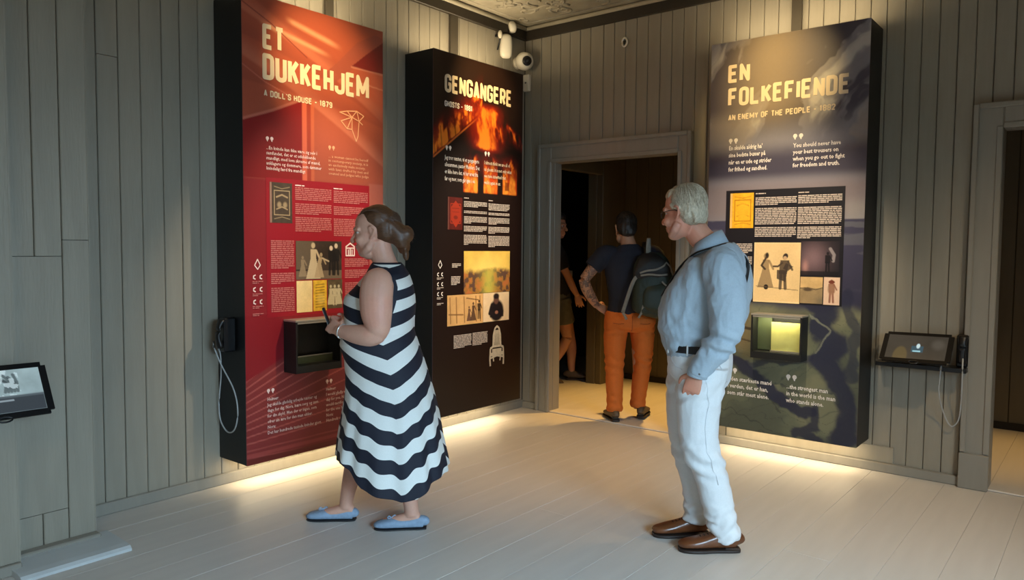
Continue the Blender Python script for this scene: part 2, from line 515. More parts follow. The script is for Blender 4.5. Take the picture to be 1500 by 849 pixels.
class Canvas:
    """A small picture painted by numpy, later carried by the vertices of a flat grid."""
    def __init__(s, w, h, res, base):
        s.w, s.h = w, h
        s.nu = max(2, int(round(w / res)) + 1); s.nv = max(2, int(round(h / res)) + 1)
        s.U, s.V = np.meshgrid(np.linspace(0, w, s.nu), np.linspace(0, h, s.nv))
        s.A = np.zeros((s.nv, s.nu, 3)); s.A[:] = lin(tuple(c / 255 for c in base))
        s.res = res

    def mix(s, mask, col):
        c = col if isinstance(col, np.ndarray) else np.array(lin(tuple(x / 255 for x in col)))
        s.A = s.A * (1 - mask[..., None]) + c * mask[..., None]
        return s

    def ell(s, u, v, ru, rv, col, soft=.12, k=1.0, rot=0.0):
        du, dv = s.U - u, s.V - v
        if rot:
            c, n = math.cos(rot), math.sin(rot); du, dv = du * c + dv * n, -du * n + dv * c
        d = np.sqrt((du / ru) ** 2 + (dv / rv) ** 2)
        return s.mix(k * (1 - sstep(1 - soft, 1 + soft, d)), col)

    def rect(s, u0, v0, u1, v1, col, k=1.0):
        e = s.res * .5
        m = sstep(u0 - e, u0 + e, s.U) * (1 - sstep(u1 - e, u1 + e, s.U)) * sstep(v0 - e, v0 + e, s.V) * (1 - sstep(v1 - e, v1 + e, s.V))
        return s.mix(k * m, col)

    def line(s, pts, w, col, k=1.0):
        d = np.full(s.U.shape, 1e9)
        for (a, b), (c, e) in zip(pts[:-1], pts[1:]):
            L = (c - a) ** 2 + (e - b) ** 2 + 1e-12
            t = np.clip(((s.U - a) * (c - a) + (s.V - b) * (e - b)) / L, 0, 1)
            d = np.minimum(d, np.hypot(s.U - a - t * (c - a), s.V - b - t * (e - b)))
        q = max(s.res * .6, w * .3)
        return s.mix(k * (1 - sstep(w / 2 - q / 2, w / 2 + q / 2, d)), col)

    def poly(s, pts, col, k=1.0, soft=None):
        inside = np.zeros(s.U.shape, bool)
        n = len(pts)
        for i in range(n):
            (x0, y0), (x1, y1) = pts[i], pts[(i + 1) % n]
            if y0 == y1: continue
            c = ((y0 > s.V) != (y1 > s.V)) & (s.U < (x1 - x0) * (s.V - y0) / (y1 - y0) + x0)
            inside ^= c
        return s.mix(k * inside.astype(float), col)

    def noise(s, sc, amt, seed=0.0, su=1.0, sv=1.0):
        s.A = np.clip(s.A * (1 + amt * (fbm(s.U * sc * su + seed, s.V * sc * sv, seed) - .5) * 2)[..., None], 0, 1)
        return s


def sheet(name, parent, cv, u0, v0, off, m=None, frame=None):
    """Flat grid carrying a Canvas; frame = (d, h): panel front depth and height in the parent's space."""
    d, h = frame
    xs = (u0 + cv.U).ravel(); zs = (h - v0 - cv.V).ravel()
    n = xs.size
    co = np.empty((n, 3), np.float32); co[:, 0] = xs; co[:, 1] = -d - off; co[:, 2] = zs
    nu, nv = cv.nu, cv.nv
    i = np.arange(n).reshape(nv, nu)
    q = np.stack([i[:-1, :-1], i[1:, :-1], i[1:, 1:], i[:-1, 1:]], -1).reshape(-1, 4).astype(np.int32)
    me = bpy.data.meshes.new(name)
    me.vertices.add(n); me.vertices.foreach_set('co', co.ravel())
    me.loops.add(q.size); me.loops.foreach_set('vertex_index', q.ravel())
    me.polygons.add(len(q)); me.polygons.foreach_set('loop_start', np.arange(0, q.size, 4, dtype=np.int32))
    me.update(calc_edges=True)
    a = me.color_attributes.new('Col', 'FLOAT_COLOR', 'POINT')
    c4 = np.ones((n, 4), np.float32); c4[:, :3] = cv.A.reshape(-1, 3)
    a.data.foreach_set('color', c4.ravel())
    me.materials.append(m or M_PRINT2)
    o = bpy.data.objects.new(name, me)
    return link(o, parent)


# block lettering: strokes in a unit cell
_O = [(.35, 1), (.65, 1), (.93, .94), (1, .82), (1, .18), (.93, .06), (.65, 0), (.35, 0), (.07, .06), (0, .18), (0, .82), (.07, .94), (.35, 1)]
_P = [(0, 0), (0, 1), (.65, 1), (.93, .94), (1, .82), (1, .64), (.93, .52), (.65, .46), (0, .46)]
GLY = {
    'E': [[(1, 1), (0, 1), (0, 0), (1, 0)], [(0, .52), (.85, .52)]], 'T': [[(0, 1), (1, 1)], [(.5, 1), (.5, 0)]],
    'D': [[(0, 0), (0, 1), (.65, 1), (.93, .94), (1, .82), (1, .18), (.93, .06), (.65, 0), (0, 0)]],
    'U': [[(0, 1), (0, .18), (.07, .06), (.35, 0), (.65, 0), (.93, .06), (1, .18), (1, 1)]],
    'K': [[(0, 0), (0, 1)], [(1, 1), (.05, .40)], [(.35, .58), (1, 0)]], 'H': [[(0, 0), (0, 1)], [(1, 0), (1, 1)], [(0, .5), (1, .5)]],
    'J': [[(1, 1), (1, .18), (.93, .06), (.65, 0), (.35, 0), (.07, .06), (0, .18), (0, .3)]],
    'M': [[(0, 0), (0, 1), (.5, .25), (1, 1), (1, 0)]], 'N': [[(0, 0), (0, 1), (1, 0), (1, 1)]],
    'G': [[(1, .72), (1, .82), (.93, .94), (.65, 1), (.35, 1), (.07, .94), (0, .82), (0, .18), (.07, .06), (.35, 0), (.65, 0), (.93, .06), (1, .18), (1, .46), (.55, .46)]],
    'A': [[(0, 0), (.5, 1), (1, 0)], [(.16, .26), (.84, .26)]], 'R': [_P, [(.5, .46), (1, 0)]], 'P': [_P],
    'F': [[(1, 1), (0, 1), (0, 0)], [(0, .5), (.82, .5)]], 'O': [_O], 'L': [[(0, 1), (0, 0), (1, 0)]], 'I': [[(.5, 0), (.5, 1)]],
    'S': [[(1, .74), (1, .82), (.93, .94), (.65, 1), (.35, 1), (.07, .94), (0, .82), (0, .68), (.1, .57), (.9, .43), (1, .32), (1, .18), (.93, .06), (.65, 0), (.35, 0), (.07, .06), (0, .18), (0, .26)]],
    'Y': [[(0, 1), (.5, .45), (1, 1)], [(.5, .45), (.5, 0)]], "'": [[(.5, 1), (.5, .82)]], '-': [[(0, .45), (1, .45)]],
    '1': [[(.1, .8), (.6, 1), (.6, 0)]], '7': [[(0, 1), (1, 1), (.4, 0)]],
    '8': [[(.3, 1), (.7, 1), (1, .88), (1, .64), (.7, .52), (.3, .52), (0, .64), (0, .88), (.3, 1)], [(.3, .52), (0, .38), (0, .14), (.3, 0), (.7, 0), (1, .14), (1, .38), (.7, .52)]],
    '9': [[(1, .6), (.7, .46), (.3, .46), (0, .6), (0, .86), (.3, 1), (.7, 1), (1, .86), (1, .14), (.7, 0), (.3, 0), (0, .14)]],
    '2': [[(0, .78), (0, .86), (.3, 1), (.7, 1), (1, .86), (1, .66), (0, 0), (1, 0)]],
}
WID = {'I': 0.0, "'": 0.02, 'M': 0.62, '1': 0.22, '-': 0.3, 'J': .42}


_lay = [0]


def stroke_mesh(bm, pts, t, y):
    """Thick polyline in the x-z plane near depth y, facing -y; every piece lies a hair above the one before."""
    def yy():
        _lay[0] = (_lay[0] + 1) % 23
        return y - _lay[0] * 0.00004
    for (x0, z0), (x1, z1) in zip(pts[:-1], pts[1:]):
        dx, dz = x1 - x0, z1 - z0; L = math.hypot(dx, dz) or 1e-6
        nx, nz = -dz / L * t / 2, dx / L * t / 2
        d = yy()
        q = [(x0 + nx, z0 + nz), (x0 - nx, z0 - nz), (x1 - nx, z1 - nz), (x1 + nx, z1 + nz)]
        f = bm.faces.new([bm.verts.new((a, d, b)) for a, b in q]); f.normal_update()
        if f.normal.y > 0: f.normal_flip()
    for k, (x0, z0) in enumerate(pts):
        end = k in (0, len(pts) - 1)
        if end and pts[0] != pts[-1]: continue
        d = yy()
        f = bm.faces.new([bm.verts.new((x0 + t / 2 * math.cos(-a * math.pi / 5), d, z0 + t / 2 * math.sin(-a * math.pi / 5))) for a in range(10)]); f.normal_update()
        if f.normal.y > 0: f.normal_flip()


def lettering(name, s, u0, v0, u1, v1, m, parent, frame, off=0.003, t=.20):
    """Block capitals filling the box u0..u1, v0..v1 (v down) of a panel front. name None: each letter its own part."""
    d, h = frame
    H = v1 - v0
    ws = [(0.30 if c == ' ' else WID.get(c, .40) + t) for c in s]
    tot = sum(ws) + .075 * (len(s) - 1)
    k = (u1 - u0) / (tot * H)
    bm = bmesh.new()
    x = 0.0
    for c, w in zip(s, ws):
        if c != ' ':
            for pl in GLY[c]:
                pts = [(u0 + (x + t / 2 + a * (w - t)) * H * k, h - v1 + (t / 2 + b * (1 - t)) * H) for a, b in pl]
                stroke_mesh(bm, pts, t * H * (0.45 + 0.55 * min(k, 1.3)), -d - off)
            if name is None:
                obj('letter', bm, m, parent); bm = bmesh.new()
        x += w + .075
    if name is None:
        bm.free(); return None
    o = obj(name, bm, m, parent); o['kind'] = 'stuff'
    return o


def small_text(name, lines, u0, v0, pitch, cap, width, m, parent, frame, off=0.003, bold=0.012):
    """Real small lettering, one mesh; width = length of the longest line on the panel."""
    d, h = frame
    cu = bpy.data.curves.new(name, 'FONT')
    cu.body = '\n'.join(lines)
    cu.size = cap / 0.72
    cu.space_line = pitch / cu.size
    cu.resolution_u = 1
    cu.offset = bold * cap
    cu.fill_mode = 'FRONT'
    tmp = bpy.data.objects.new(name, cu)
    COL.objects.link(tmp)
    dg = bpy.context.evaluated_depsgraph_get()
    me = bpy.data.meshes.new_from_object(tmp.evaluated_get(dg))
    bpy.data.objects.remove(tmp)
    n = len(me.vertices)
    co = np.empty(n * 3); me.vertices.foreach_get('co', co); co = co.reshape(-1, 3)
    k = width / (co[:, 0].max() - co[:, 0].min())
    out = np.empty_like(co)
    out[:, 0] = u0 + (co[:, 0] - co[:, 0].min()) * k
    out[:, 1] = -d - off
    out[:, 2] = h - v0 - cap + co[:, 1]
    me.vertices.foreach_set('co', out.ravel()); me.update()
    me.materials.clear(); me.materials.append(m)
    o = bpy.data.objects.new(name, me); o['kind'] = 'stuff'
    return link(o, parent)


def para(parent, frame, u0, v0, u1, v1, m, pitch=0.0118, hgt=0.0068, last=.6, off=0.0042, rs=None):
    """Body copy too small to read: rows of word-long dashes, one part."""
    d, h = frame
    rs = rs or random.Random(int(u0 * 1000 + v0 * 7919))
    bm = bmesh.new()
    n = max(1, int((v1 - v0) / pitch))
    for i in range(n):
        v = v0 + i * pitch
        end = u1 if i < n - 1 else u0 + (u1 - u0) * last
        u = u0
        while u < end - .004:
            w = min(rs.uniform(.012, .05), end - u)
            z1 = h - v; z0 = z1 - hgt
            bm.faces.new([bm.verts.new(p) for p in ((u, -d - off, z0), (u + w, -d - off, z0), (u + w, -d - off, z1), (u, -d - off, z1))])
            u += w + .0042
    o = obj('text_block', bm, m, parent); o['kind'] = 'stuff'
    return o


def quotes(parent, frame, u, v, m, s=.021, off=.003):
    """Opening quotation mark: two round blobs with tails."""
    d, h = frame
    bm = bmesh.new()
    for du in (0, s * 1.45):
        pts = []
        for a in range(14):
            t = 2 * math.pi * a / 14
            pts.append((u + du + s / 2 + s * .52 * math.cos(t), h - v - s / 2 + s * .52 * math.sin(t)))
        bm.faces.new([bm.verts.new((a, -d - off, b)) for a, b in pts])
        bm.faces.new([bm.verts.new((a, -d - off - .0001, b)) for a, b in ((u + du + s * .1, h - v - s * .8), (u + du + s * .45, h - v - s * 1.45), (u + du + s * .62, h - v - s * 1.4), (u + du + s * .75, h - v - s * .7))])
    for f in bm.faces:
        f.normal_update()
        if f.normal.y > 0: f.normal_flip()
    o = obj('quotation_mark', bm, m, parent); o['kind'] = 'stuff'
    return o


def box_part(name, parent, frame, u0, v0, u1, v1, y0, y1, m, bev=0.0):
    """Box on the panel front: y0..y1 measured outwards from the front."""
    d, h = frame
    return obj(name, B(u0, u1, -d - y1, -d - y0, h - v1, h - v0, bev=bev), m, parent)


PW, PD = 1.072, 0.308
M_TITLE = mat('cream_title_print', rgb(226, 206, 176), 0.4, noise=0.03)
M_WTXT = mat('white_text_print', rgb(236, 226, 214), 0.45, noise=0.03)
M_GTXT = mat('pale_text_print', rgb(204, 188, 174), 0.45, noise=0.03)
M_PINK = mat('pink_text_print', rgb(196, 110, 102), 0.45, noise=0.03)
M_PINKL = mat('light_pink_print', rgb(244, 212, 200), 0.45, noise=0.03)
M_SALM = mat('salmon_text_print', rgb(222, 158, 120), 0.45, noise=0.03)
M_STEEL = mat('grey_metal', rgb(120, 120, 118), 0.35, metal=0.7, noise=0.04)
M_LED = mat('warm_light_strip', (1, .8, .5), 0.5, emit=(1, .72, .38), estr=2.0, noise=0.02)


def panel(label, loc, rotz, h, art):
    p = empty('display_panel', loc, rotz)
    tag(p, label, 'display panel')
    fr = (PD, h)
    c = obj('case', B(0, PW, -PD + .004, -0.001, 0, h, bev=.003), M_BLACK, p)
    obj('front_sheet_edge', B(0, PW, -PD, -PD + .004, 0, h), M_EDGE, p)
    obj('light_strip', B(.04, PW - .04, -.20, -.18, h, h + .006), M_LED, c)
    obj('light_strip', B(.04, PW - .04, -.13, -.11, -.006, 0.0), M_LED, c)
    art(p, fr)
    return p


M_EDGE = mat('panel_sheet_edge', rgb(92, 60, 60), 0.4, noise=0.05)


def strips(loc, rotz, h, up, down):
    """Light from the strips hidden above and below a panel."""
    Rz = Matrix.Rotation(rotz, 4, 'Z')
    for z, dz, pw in ((h + .012, 1, up), (-.012, -1, down)):
        p = Vector(loc) + Rz @ Vector((PW / 2, -.19 if dz > 0 else -.12, z)); t = p + Vector((0, 0, dz))
        o = area('panel_strip_light', p, t, PW - .12, pw, STRIP, 0.05)
        o.rotation_euler = (Matrix.Rotation(rotz, 3, 'Z') @ Euler((math.pi if dz > 0 else 0, 0, 0)).to_matrix()).to_euler()


def base_art(cv, p, fr):
    return sheet('printed_front', p, cv, 0, 0, .0006, M_PRINT, fr)


def pic(name, p, fr, cv, u, v):
    d, h = fr
    s = sheet(name, p, cv, u, v, .0036, M_PRINT2, fr)
    return s


def ornament_cover(w, h, base, ink, light, diamond=False):
    c = Canvas(w, h, .0025, base)
    c.noise(60, .25, 3)
    c.rect(0, 0, w * .09, h, light, .6)
    c.line([(w * .2, h * .2), (w * .2, h * .8), (w * .88, h * .8), (w * .88, h * .2), (w * .2, h * .2)], .006, ink)
    if diamond:
        c.poly([(w * .54, h * .1), (w * .86, h * .3), (w * .86, h * .7), (w * .54, h * .93), (w * .24, h * .7), (w * .24, h * .3)], ink, .9)
        c.ell(w * .54, h * .62, w * .14, h * .06, base, .3, .7)
        c.line([(w * .3, h * .34), (w * .78, h * .34)], .006, base, .6); c.line([(w * .3, h * .45), (w * .78, h * .45)], .005, base, .6)
    else:
        c.line([(w * .3, h * .36), (w * .54, h * .3), (w * .78, h * .36)], .010, ink, .9)
        c.ell(w * .42, h * .55, w * .09, h * .07, ink, .5, .8); c.ell(w * .68, h * .55, w * .09, h * .07, ink, .5, .8)
        c.line([(w * .3, h * .66), (w * .54, h * .6), (w * .78, h * .66)], .007, ink, .9)
        for t in (.1, .9): c.line([(w * .2, h * t), (w * .54, h * (t + (.05 if t < .5 else -.05))), (w * .88, h * t)], .005, ink, .7)
    return c


def figure(c, u, v, s, col, dress=False, k=.9, lean=0.0):
    """Tiny standing figure printed in a picture; u, v = feet, s = height."""
    c.ell(u + lean * s, v - s * .92, s * .065, s * .08, col, .2, k)
    if dress:
        c.poly([(u - s * .09 + lean * s * .7, v - s * .82), (u + s * .09 + lean * s * .7, v - s * .82), (u + s * .10, v - s * .55), (u + s * .24, v), (u - s * .24, v), (u - s * .09, v - s * .55)], col, k)
    else:
        c.poly([(u - s * .13 + lean * s, v - s * .82), (u + s * .13 + lean * s, v - s * .82), (u + s * .12, v - s * .42), (u - s * .12, v - s * .42)], col, k)
        c.line([(u - s * .05, v - s * .45), (u - s * .07, v)], s * .09, col, k); c.line([(u + s * .05, v - s * .45), (u + s * .08, v)], s * .09, col, k)
    c.line([(u + s * .1 + lean * s, v - s * .78), (u + s * .22 + lean * s, v - s * .55)], s * .06, col, k)


# ---- panel 1: red paper room
def art_red(p, fr):
    d, h = fr
    c = Canvas(PW, h, .005, (138, 32, 38))
    U, V = c.U, c.V
    c.A *= (0.9 + .2 * fbm(U * 3, V * 3, 1.0))[..., None]
    # folded paper planes of the upper half
    up = 1 - sstep(1.05, 1.09, V)
    c.mix(up * .96, (166, 80, 58))
    for k, (a, b, e) in enumerate(((-.02, .50, .30), (.10, .34, .55), (.24, .20, .60), (.36, .40, .45), (.50, .05, .35))):
        edge = a + b * U + e * U * U * .25
        m = (1 - sstep(-.004, .02, V - edge)) * sstep(-.12, 0, V - edge) * up
        c.mix(m * (.55 if k % 2 else .4), (204, 118, 92) if k % 2 else (128, 56, 46))
    tip = sstep(.28, .36, U) * (1 - sstep(.60, .74, U)) * up
    c.mix((1 - sstep(.0, .03, np.abs(V - (.03 + .22 * U)))) * tip * .6, (236, 168, 128))
    c.mix((1 - sstep(.0, .025, np.abs(V - (.13 + .20 * U)))) * sstep(.1, .2, U) * (1 - sstep(.5, .66, U)) * up * .6, (236, 168, 128))
    c.poly([(.55, .40), (.70, .27), (.85, .12), (1.0, .04), (1.08, .05), (1.08, .10), (.98, .16), (.84, .28), (.66, .42)], (150, 74, 60), .8)
    c.poly([(.80, .285), (.92, .19), (1.08, .07), (1.08, .30)], (108, 26, 28), .95)
    c.line([(.80, .29), (1.08, .295)], .012, (190, 120, 100), .7)
    c.line([(.86, .38), (1.08, .40)], .01, (196, 124, 100), .6)
    c.line([(0, .06), (.2, .15), (.45, .3)], .008, (120, 50, 42), .8); c.line([(0, .42), (.15, .5), (.3, .55)], .008, (196, 110, 92), .6)
    # dark opening under the fold, then the bright door plane
    c.poly([(0, .745), (.36, .585), (.41, .575), (.41, 1.075), (0, 1.075)], (136, 28, 30), 1.0)
    c.line([(0, .735), (.2, .66), (.41, .565)], .016, (196, 112, 92), .8)
    c.rect(.41, .57, .445, 1.07, (206, 96, 70)); c.rect(.445, .57, .475, 1.07, (158, 60, 44)); c.rect(.475, .57, .50, 1.07, (196, 96, 64), .7)
    c.rect(.945, 1.05, 1.08, 1.85, (184, 104, 84), .9)
    c.mix(sstep(.80, 1.0, U) * sstep(1.02, 1.06, V) * (1 - sstep(1.5, 2.2, V)) * .4, (150, 70, 60))
    # the middle field, deep red
    # fan of folds at the bottom
    low = sstep(2.28, 2.31, V + .12 * (U / .25) * (U < .25) + .12 * (U >= .25) + .06 * (U - .25) * (U > .25))
    c.mix(low * .9, (136, 50, 48))
    for k in range(13):
        v0 = 2.25 + k * .042
        sl = -.62 + k * .055
        c.line([(0, v0), (1.07, v0 + sl * 1.07)], .009, (186, 92, 82), .75 * (1 if k < 11 else .6))
    c.mix((low < .3) * (V > 1.9) * 1.0 * (V < 2.35), (138, 26, 34))
    c.line([(0, 2.745), (1.07, 2.73)], .022, (168, 72, 66), .8)
    c.rect(0, 2.765, PW, 2.80, (104, 36, 30), .8)
    base_art(c, p, fr)
    # info board and its pieces
    bd = Canvas(.80, .85, .01, (152, 20, 34))
    sheet('info_board', p, bd, .147, 1.066, .0022, M_PRINT2, fr)
    lettering(None, 'ET', .135, .157, .285, .309, M_TITLE, p, fr)
    lettering(None, 'DUKKEHJEM', .133, .330, .945, .488, M_TITLE, p, fr)
    lettering('subtitle_lettering', "A DOLL'S HOUSE - 1879", .139, .547, .64, .585, M_TITLE, p, fr)
    bird = bmesh.new()
    bl = [[(.70, .60), (.76, .585), (.80, .62), (.70, .60)], [(.71, .655), (.80, .62), (.76, .70), (.71, .655)], [(.80, .62), (.84, .575), (.90, .60), (.86, .64), (.80, .62)],
          [(.80, .62), (.86, .64), (.85, .74), (.835, .775), (.80, .70), (.80, .62)], [(.86, .64), (.89, .66)], [(.76, .585), (.84, .575)], [(.76, .70), (.80, .70)], [(.84, .575), (.86, .64)]]
    for pl in bl: stroke_mesh(bird, [(a, h - b) for a, b in pl], .007, -d - .003)
    obj('bird_drawing', bird, M_SALM, p)['kind'] = 'stuff'
    quotes(p, fr, .150, .822, M_PINKL); quotes(p, fr, .607, .826, M_SALM)
    small_text('quotation', ['...En kvinde kan ikke være sig selv i', 'samfundet, det er et udelukkende', 'mandligt, med love skrevne af mænd,', 'anklagere og dommere, som dømmer', 'kvindelig færd fra mandligt'], .152, .877, .0305, .021, .40, M_PINKL, p, fr)
    small_text('quotation', ['... a woman cannot be herself', 'in contemporary society, it is', 'an exclusively male society,', 'with laws drafted by men and', 'counsel and judges who judge'], .607, .885, .0275, .018, .335, M_SALM, p, fr)
    cov = ornament_cover(.158, .246, (74, 60, 48), (176, 150, 112), (190, 140, 120))
    pic('book_cover_print', p, fr, cov, .172, 1.092)
    for u0, u1, rows in ((.352, .628, ((1.097, 1.11, .25), (1.112, 1.20, .9), (1.212, 1.285, .65), (1.297, 1.394, .7))), (.646, .932, ((1.098, 1.11, .25), (1.115, 1.205, .75), (1.217, 1.285, .5), (1.297, 1.42, .8)))):
        for v0, v1, l in rows: para(p, fr, u0, v0, u1, v1, M_PINK if v1 - v0 > .02 else M_PINKL, last=l)
    for v0, v1, l in ((1.445, 1.63, .8), (1.645, 1.72, .4), (1.735, 1.90, 1.)): para(p, fr, .176, v0, .341, v1, M_PINK, last=l)
    for v0, v1, l in ((1.56, 1.62, .8), (1.635, 1.70, .6), (1.72, 1.90, 1.)): para(p, fr, .735, v0, .935, v1, M_PINK, last=l)
    st = Canvas(.355, .245, .003, (62, 48, 38)); st.noise(22, .6, 5)
    st.rect(0, .19, .355, .245, (120, 100, 78), .8); st.rect(0, 0, .13, .18, (120, 102, 80), .6)
    figure(st, .05, .225, .13, (150, 128, 98), True); figure(st, .13, .24, .23, (206, 182, 142), True); figure(st, .175, .235, .16, (176, 150, 112), True, lean=.1)
    figure(st, .27, .215, .19, (24, 20, 18)); figure(st, .31, .215, .20, (20, 17, 15)); st.ell(.27, .045, .013, .016, (215, 190, 160)); st.ell(.31, .03, .013, .016, (210, 186, 156))
    st.line([(.2, .11), (.25, .13)], .01, (190, 165, 130))
    pic('stage_photograph', p, fr, st, .354, 1.446)
    y1 = Canvas(.118, .2, .004, (238, 206, 142)); y1.noise(30, .12, 2)
    pic('programme_print', p, fr, y1, .357, 1.698)
    y2 = Canvas(.106, .198, .003, (222, 174, 50)); y2.noise(50, .3, 4)
    for k in range(9): y2.line([(.02, .03 + k * .018), (.085, .026 + k * .018)], .007, (120, 84, 22), .7)
    y2.ell(.06, .12, .03, .035, (226, 190, 90), .4, .6)
    pic('programme_print', p, fr, y2, .482, 1.698)
    y3 = Canvas(.118, .19, .003, (92, 76, 52)); y3.noise(40, .6, 8)
    for q in range(3): figure(y3, .025 + q * .032, .165, .13, (206, 190, 150), q % 2 == 0)
    pic('programme_print', p, fr, y3, .595, 1.696)
    ic = bmesh.new()
    for pl in ([(.745, 1.54), (.745, 1.48), (.78, 1.458), (.815, 1.48), (.815, 1.54), (.745, 1.54)], [(.765, 1.54), (.765, 1.50)], [(.78, 1.54), (.78, 1.495)], [(.795, 1.54), (.795, 1.50)], [(.745, 1.49), (.815, 1.49)]):
        stroke_mesh(ic, [(a, h - b) for a, b in pl], .009, -d - .0042)
    obj('house_emblem', ic, M_PINKL, p)['kind'] = 'stuff'
    icons(p, fr, .085, 1.575, M_PINKL, M_PINK)
    quotes(p, fr, .140, 2.352, M_PINKL); quotes(p, fr, .577, 2.352, M_PINKL)
    small_text('quotation', ['Helmer:', 'Jeg skulde gladelig arbejde nætter og', 'dage for dig, Nora, bære sorg og savn', 'for din skyld. Men der er ingen, som', 'ofrer sin ære for den man elsker.', 'Nora:', 'Det har hundrede tusinde kvinder gjort.'], .140, 2.405, .0345, .021, .40, M_PINKL, p, fr)
    small_text('quotation', ['Helmer:', 'I would gladly work night and', 'day for you, Nora, but no man', 'would sacrifice his honour', 'for the one he loves.', 'Nora:', 'Hundreds of thousands of women have.'], .577, 2.405, .0345, .021, .40, M_PINKL, p, fr)
    showcase(p, fr, .262, 1.945, .607, 2.262, lit=False)


def icons(p, fr, u, v, m1, m2):
    """Column of small listening signs and captions at the panel's left edge."""
    d, h = fr
    bm = bmesh.new()
    def ic(pl, t=.006): stroke_mesh(bm, [(u + a, h - v - b) for a, b in pl], t, -d - .003)
    ic([(-.02, .02), (0, -.015), (.018, .02), (.0, .045), (-.02, .02)])
    for r in range(3):
        b = .09 + r * .075
        for s in (-.022, .022):
            ic([(s + .008, b - .012), (s - .006, b - .006), (s - .006, b + .008), (s + .008, b + .014)], .007)
    obj('listening_signs', bm, m1, p)['kind'] = 'stuff'
    for b in (.115, .19, .265, .31):
        para(p, fr, u - .036, v + b, u + .036, v + b + .026, m2, pitch=.0095, hgt=.005)


M_GLASS = mat('showcase_glass', (1, 1, 1), 0.03, trans=1.0, noise=0.005)
M_GLASS.node_tree.nodes['Principled BSDF'].inputs['IOR'].default_value = 1.12
M_CASEIN = mat('black_showcase_lining', rgb(24, 24, 22), 0.5, noise=0.08)
M_CASEGR = mat('greenish_showcase_side', rgb(84, 92, 62), 0.5, noise=0.15, nscale=9)
M_BRASS = mat('pale_metal_edge', rgb(190, 182, 168), 0.35, metal=0.6, noise=0.04)


def showcase(p, fr, u0, v0, u1, v1, lit):
    """Glass-fronted box standing out from the panel."""
    d, h = fr
    dep = .13; t = .012
    y = lambda a: -d - a
    # body: back, two sides, floor, lid as one box open to the front
    bm = bmesh.new()
    z0, z1 = h - v1, h - v0
    box(bm, u0, u1, y(.010), y(.002), z0, z1)
    box(bm, u0, u0 + t, y(dep), y(.01), z0, z1); box(bm, u1 - t, u1, y(dep), y(.01), z0, z1)
    box(bm, u0 + t, u1 - t, y(dep), y(.01), z0, z0 + .045)
    body = obj('showcase', bm, M_CASEIN, p)
    obj('showcase_lid', B(u0 - .002, u1 + .002, y(dep + .002), y(.002), z1, z1 + .012, bev=.002), M_BRASS, body)
    obj('front_glass', B(u0 + t, u1 - t, y(dep - .002), y(dep - .006), z0 + .045, z1), M_GLASS, body)
    obj('edge_bead', B(u0 + t, u1 - t, y(dep + .003), y(dep - .002), z1 - .012, z1 - .002), M_BRASS, body)
    if lit:
        obj('side_lining', B(u0 + t, u0 + .11, y(.03), y(.0101), z0 + .05, z1 - .005), M_CASEGR, body)
    else:
        obj('inner_rail', B(u0 + t, u1 - t, y(.05), y(.044), z0 + .088, z0 + .094), M_BRASS, body)
        obj('inner_step', B(u0 + t, u1 - t, y(.05), y(.0101), z0 + .045, z0 + .087), M_CASEGR, body)
    return body


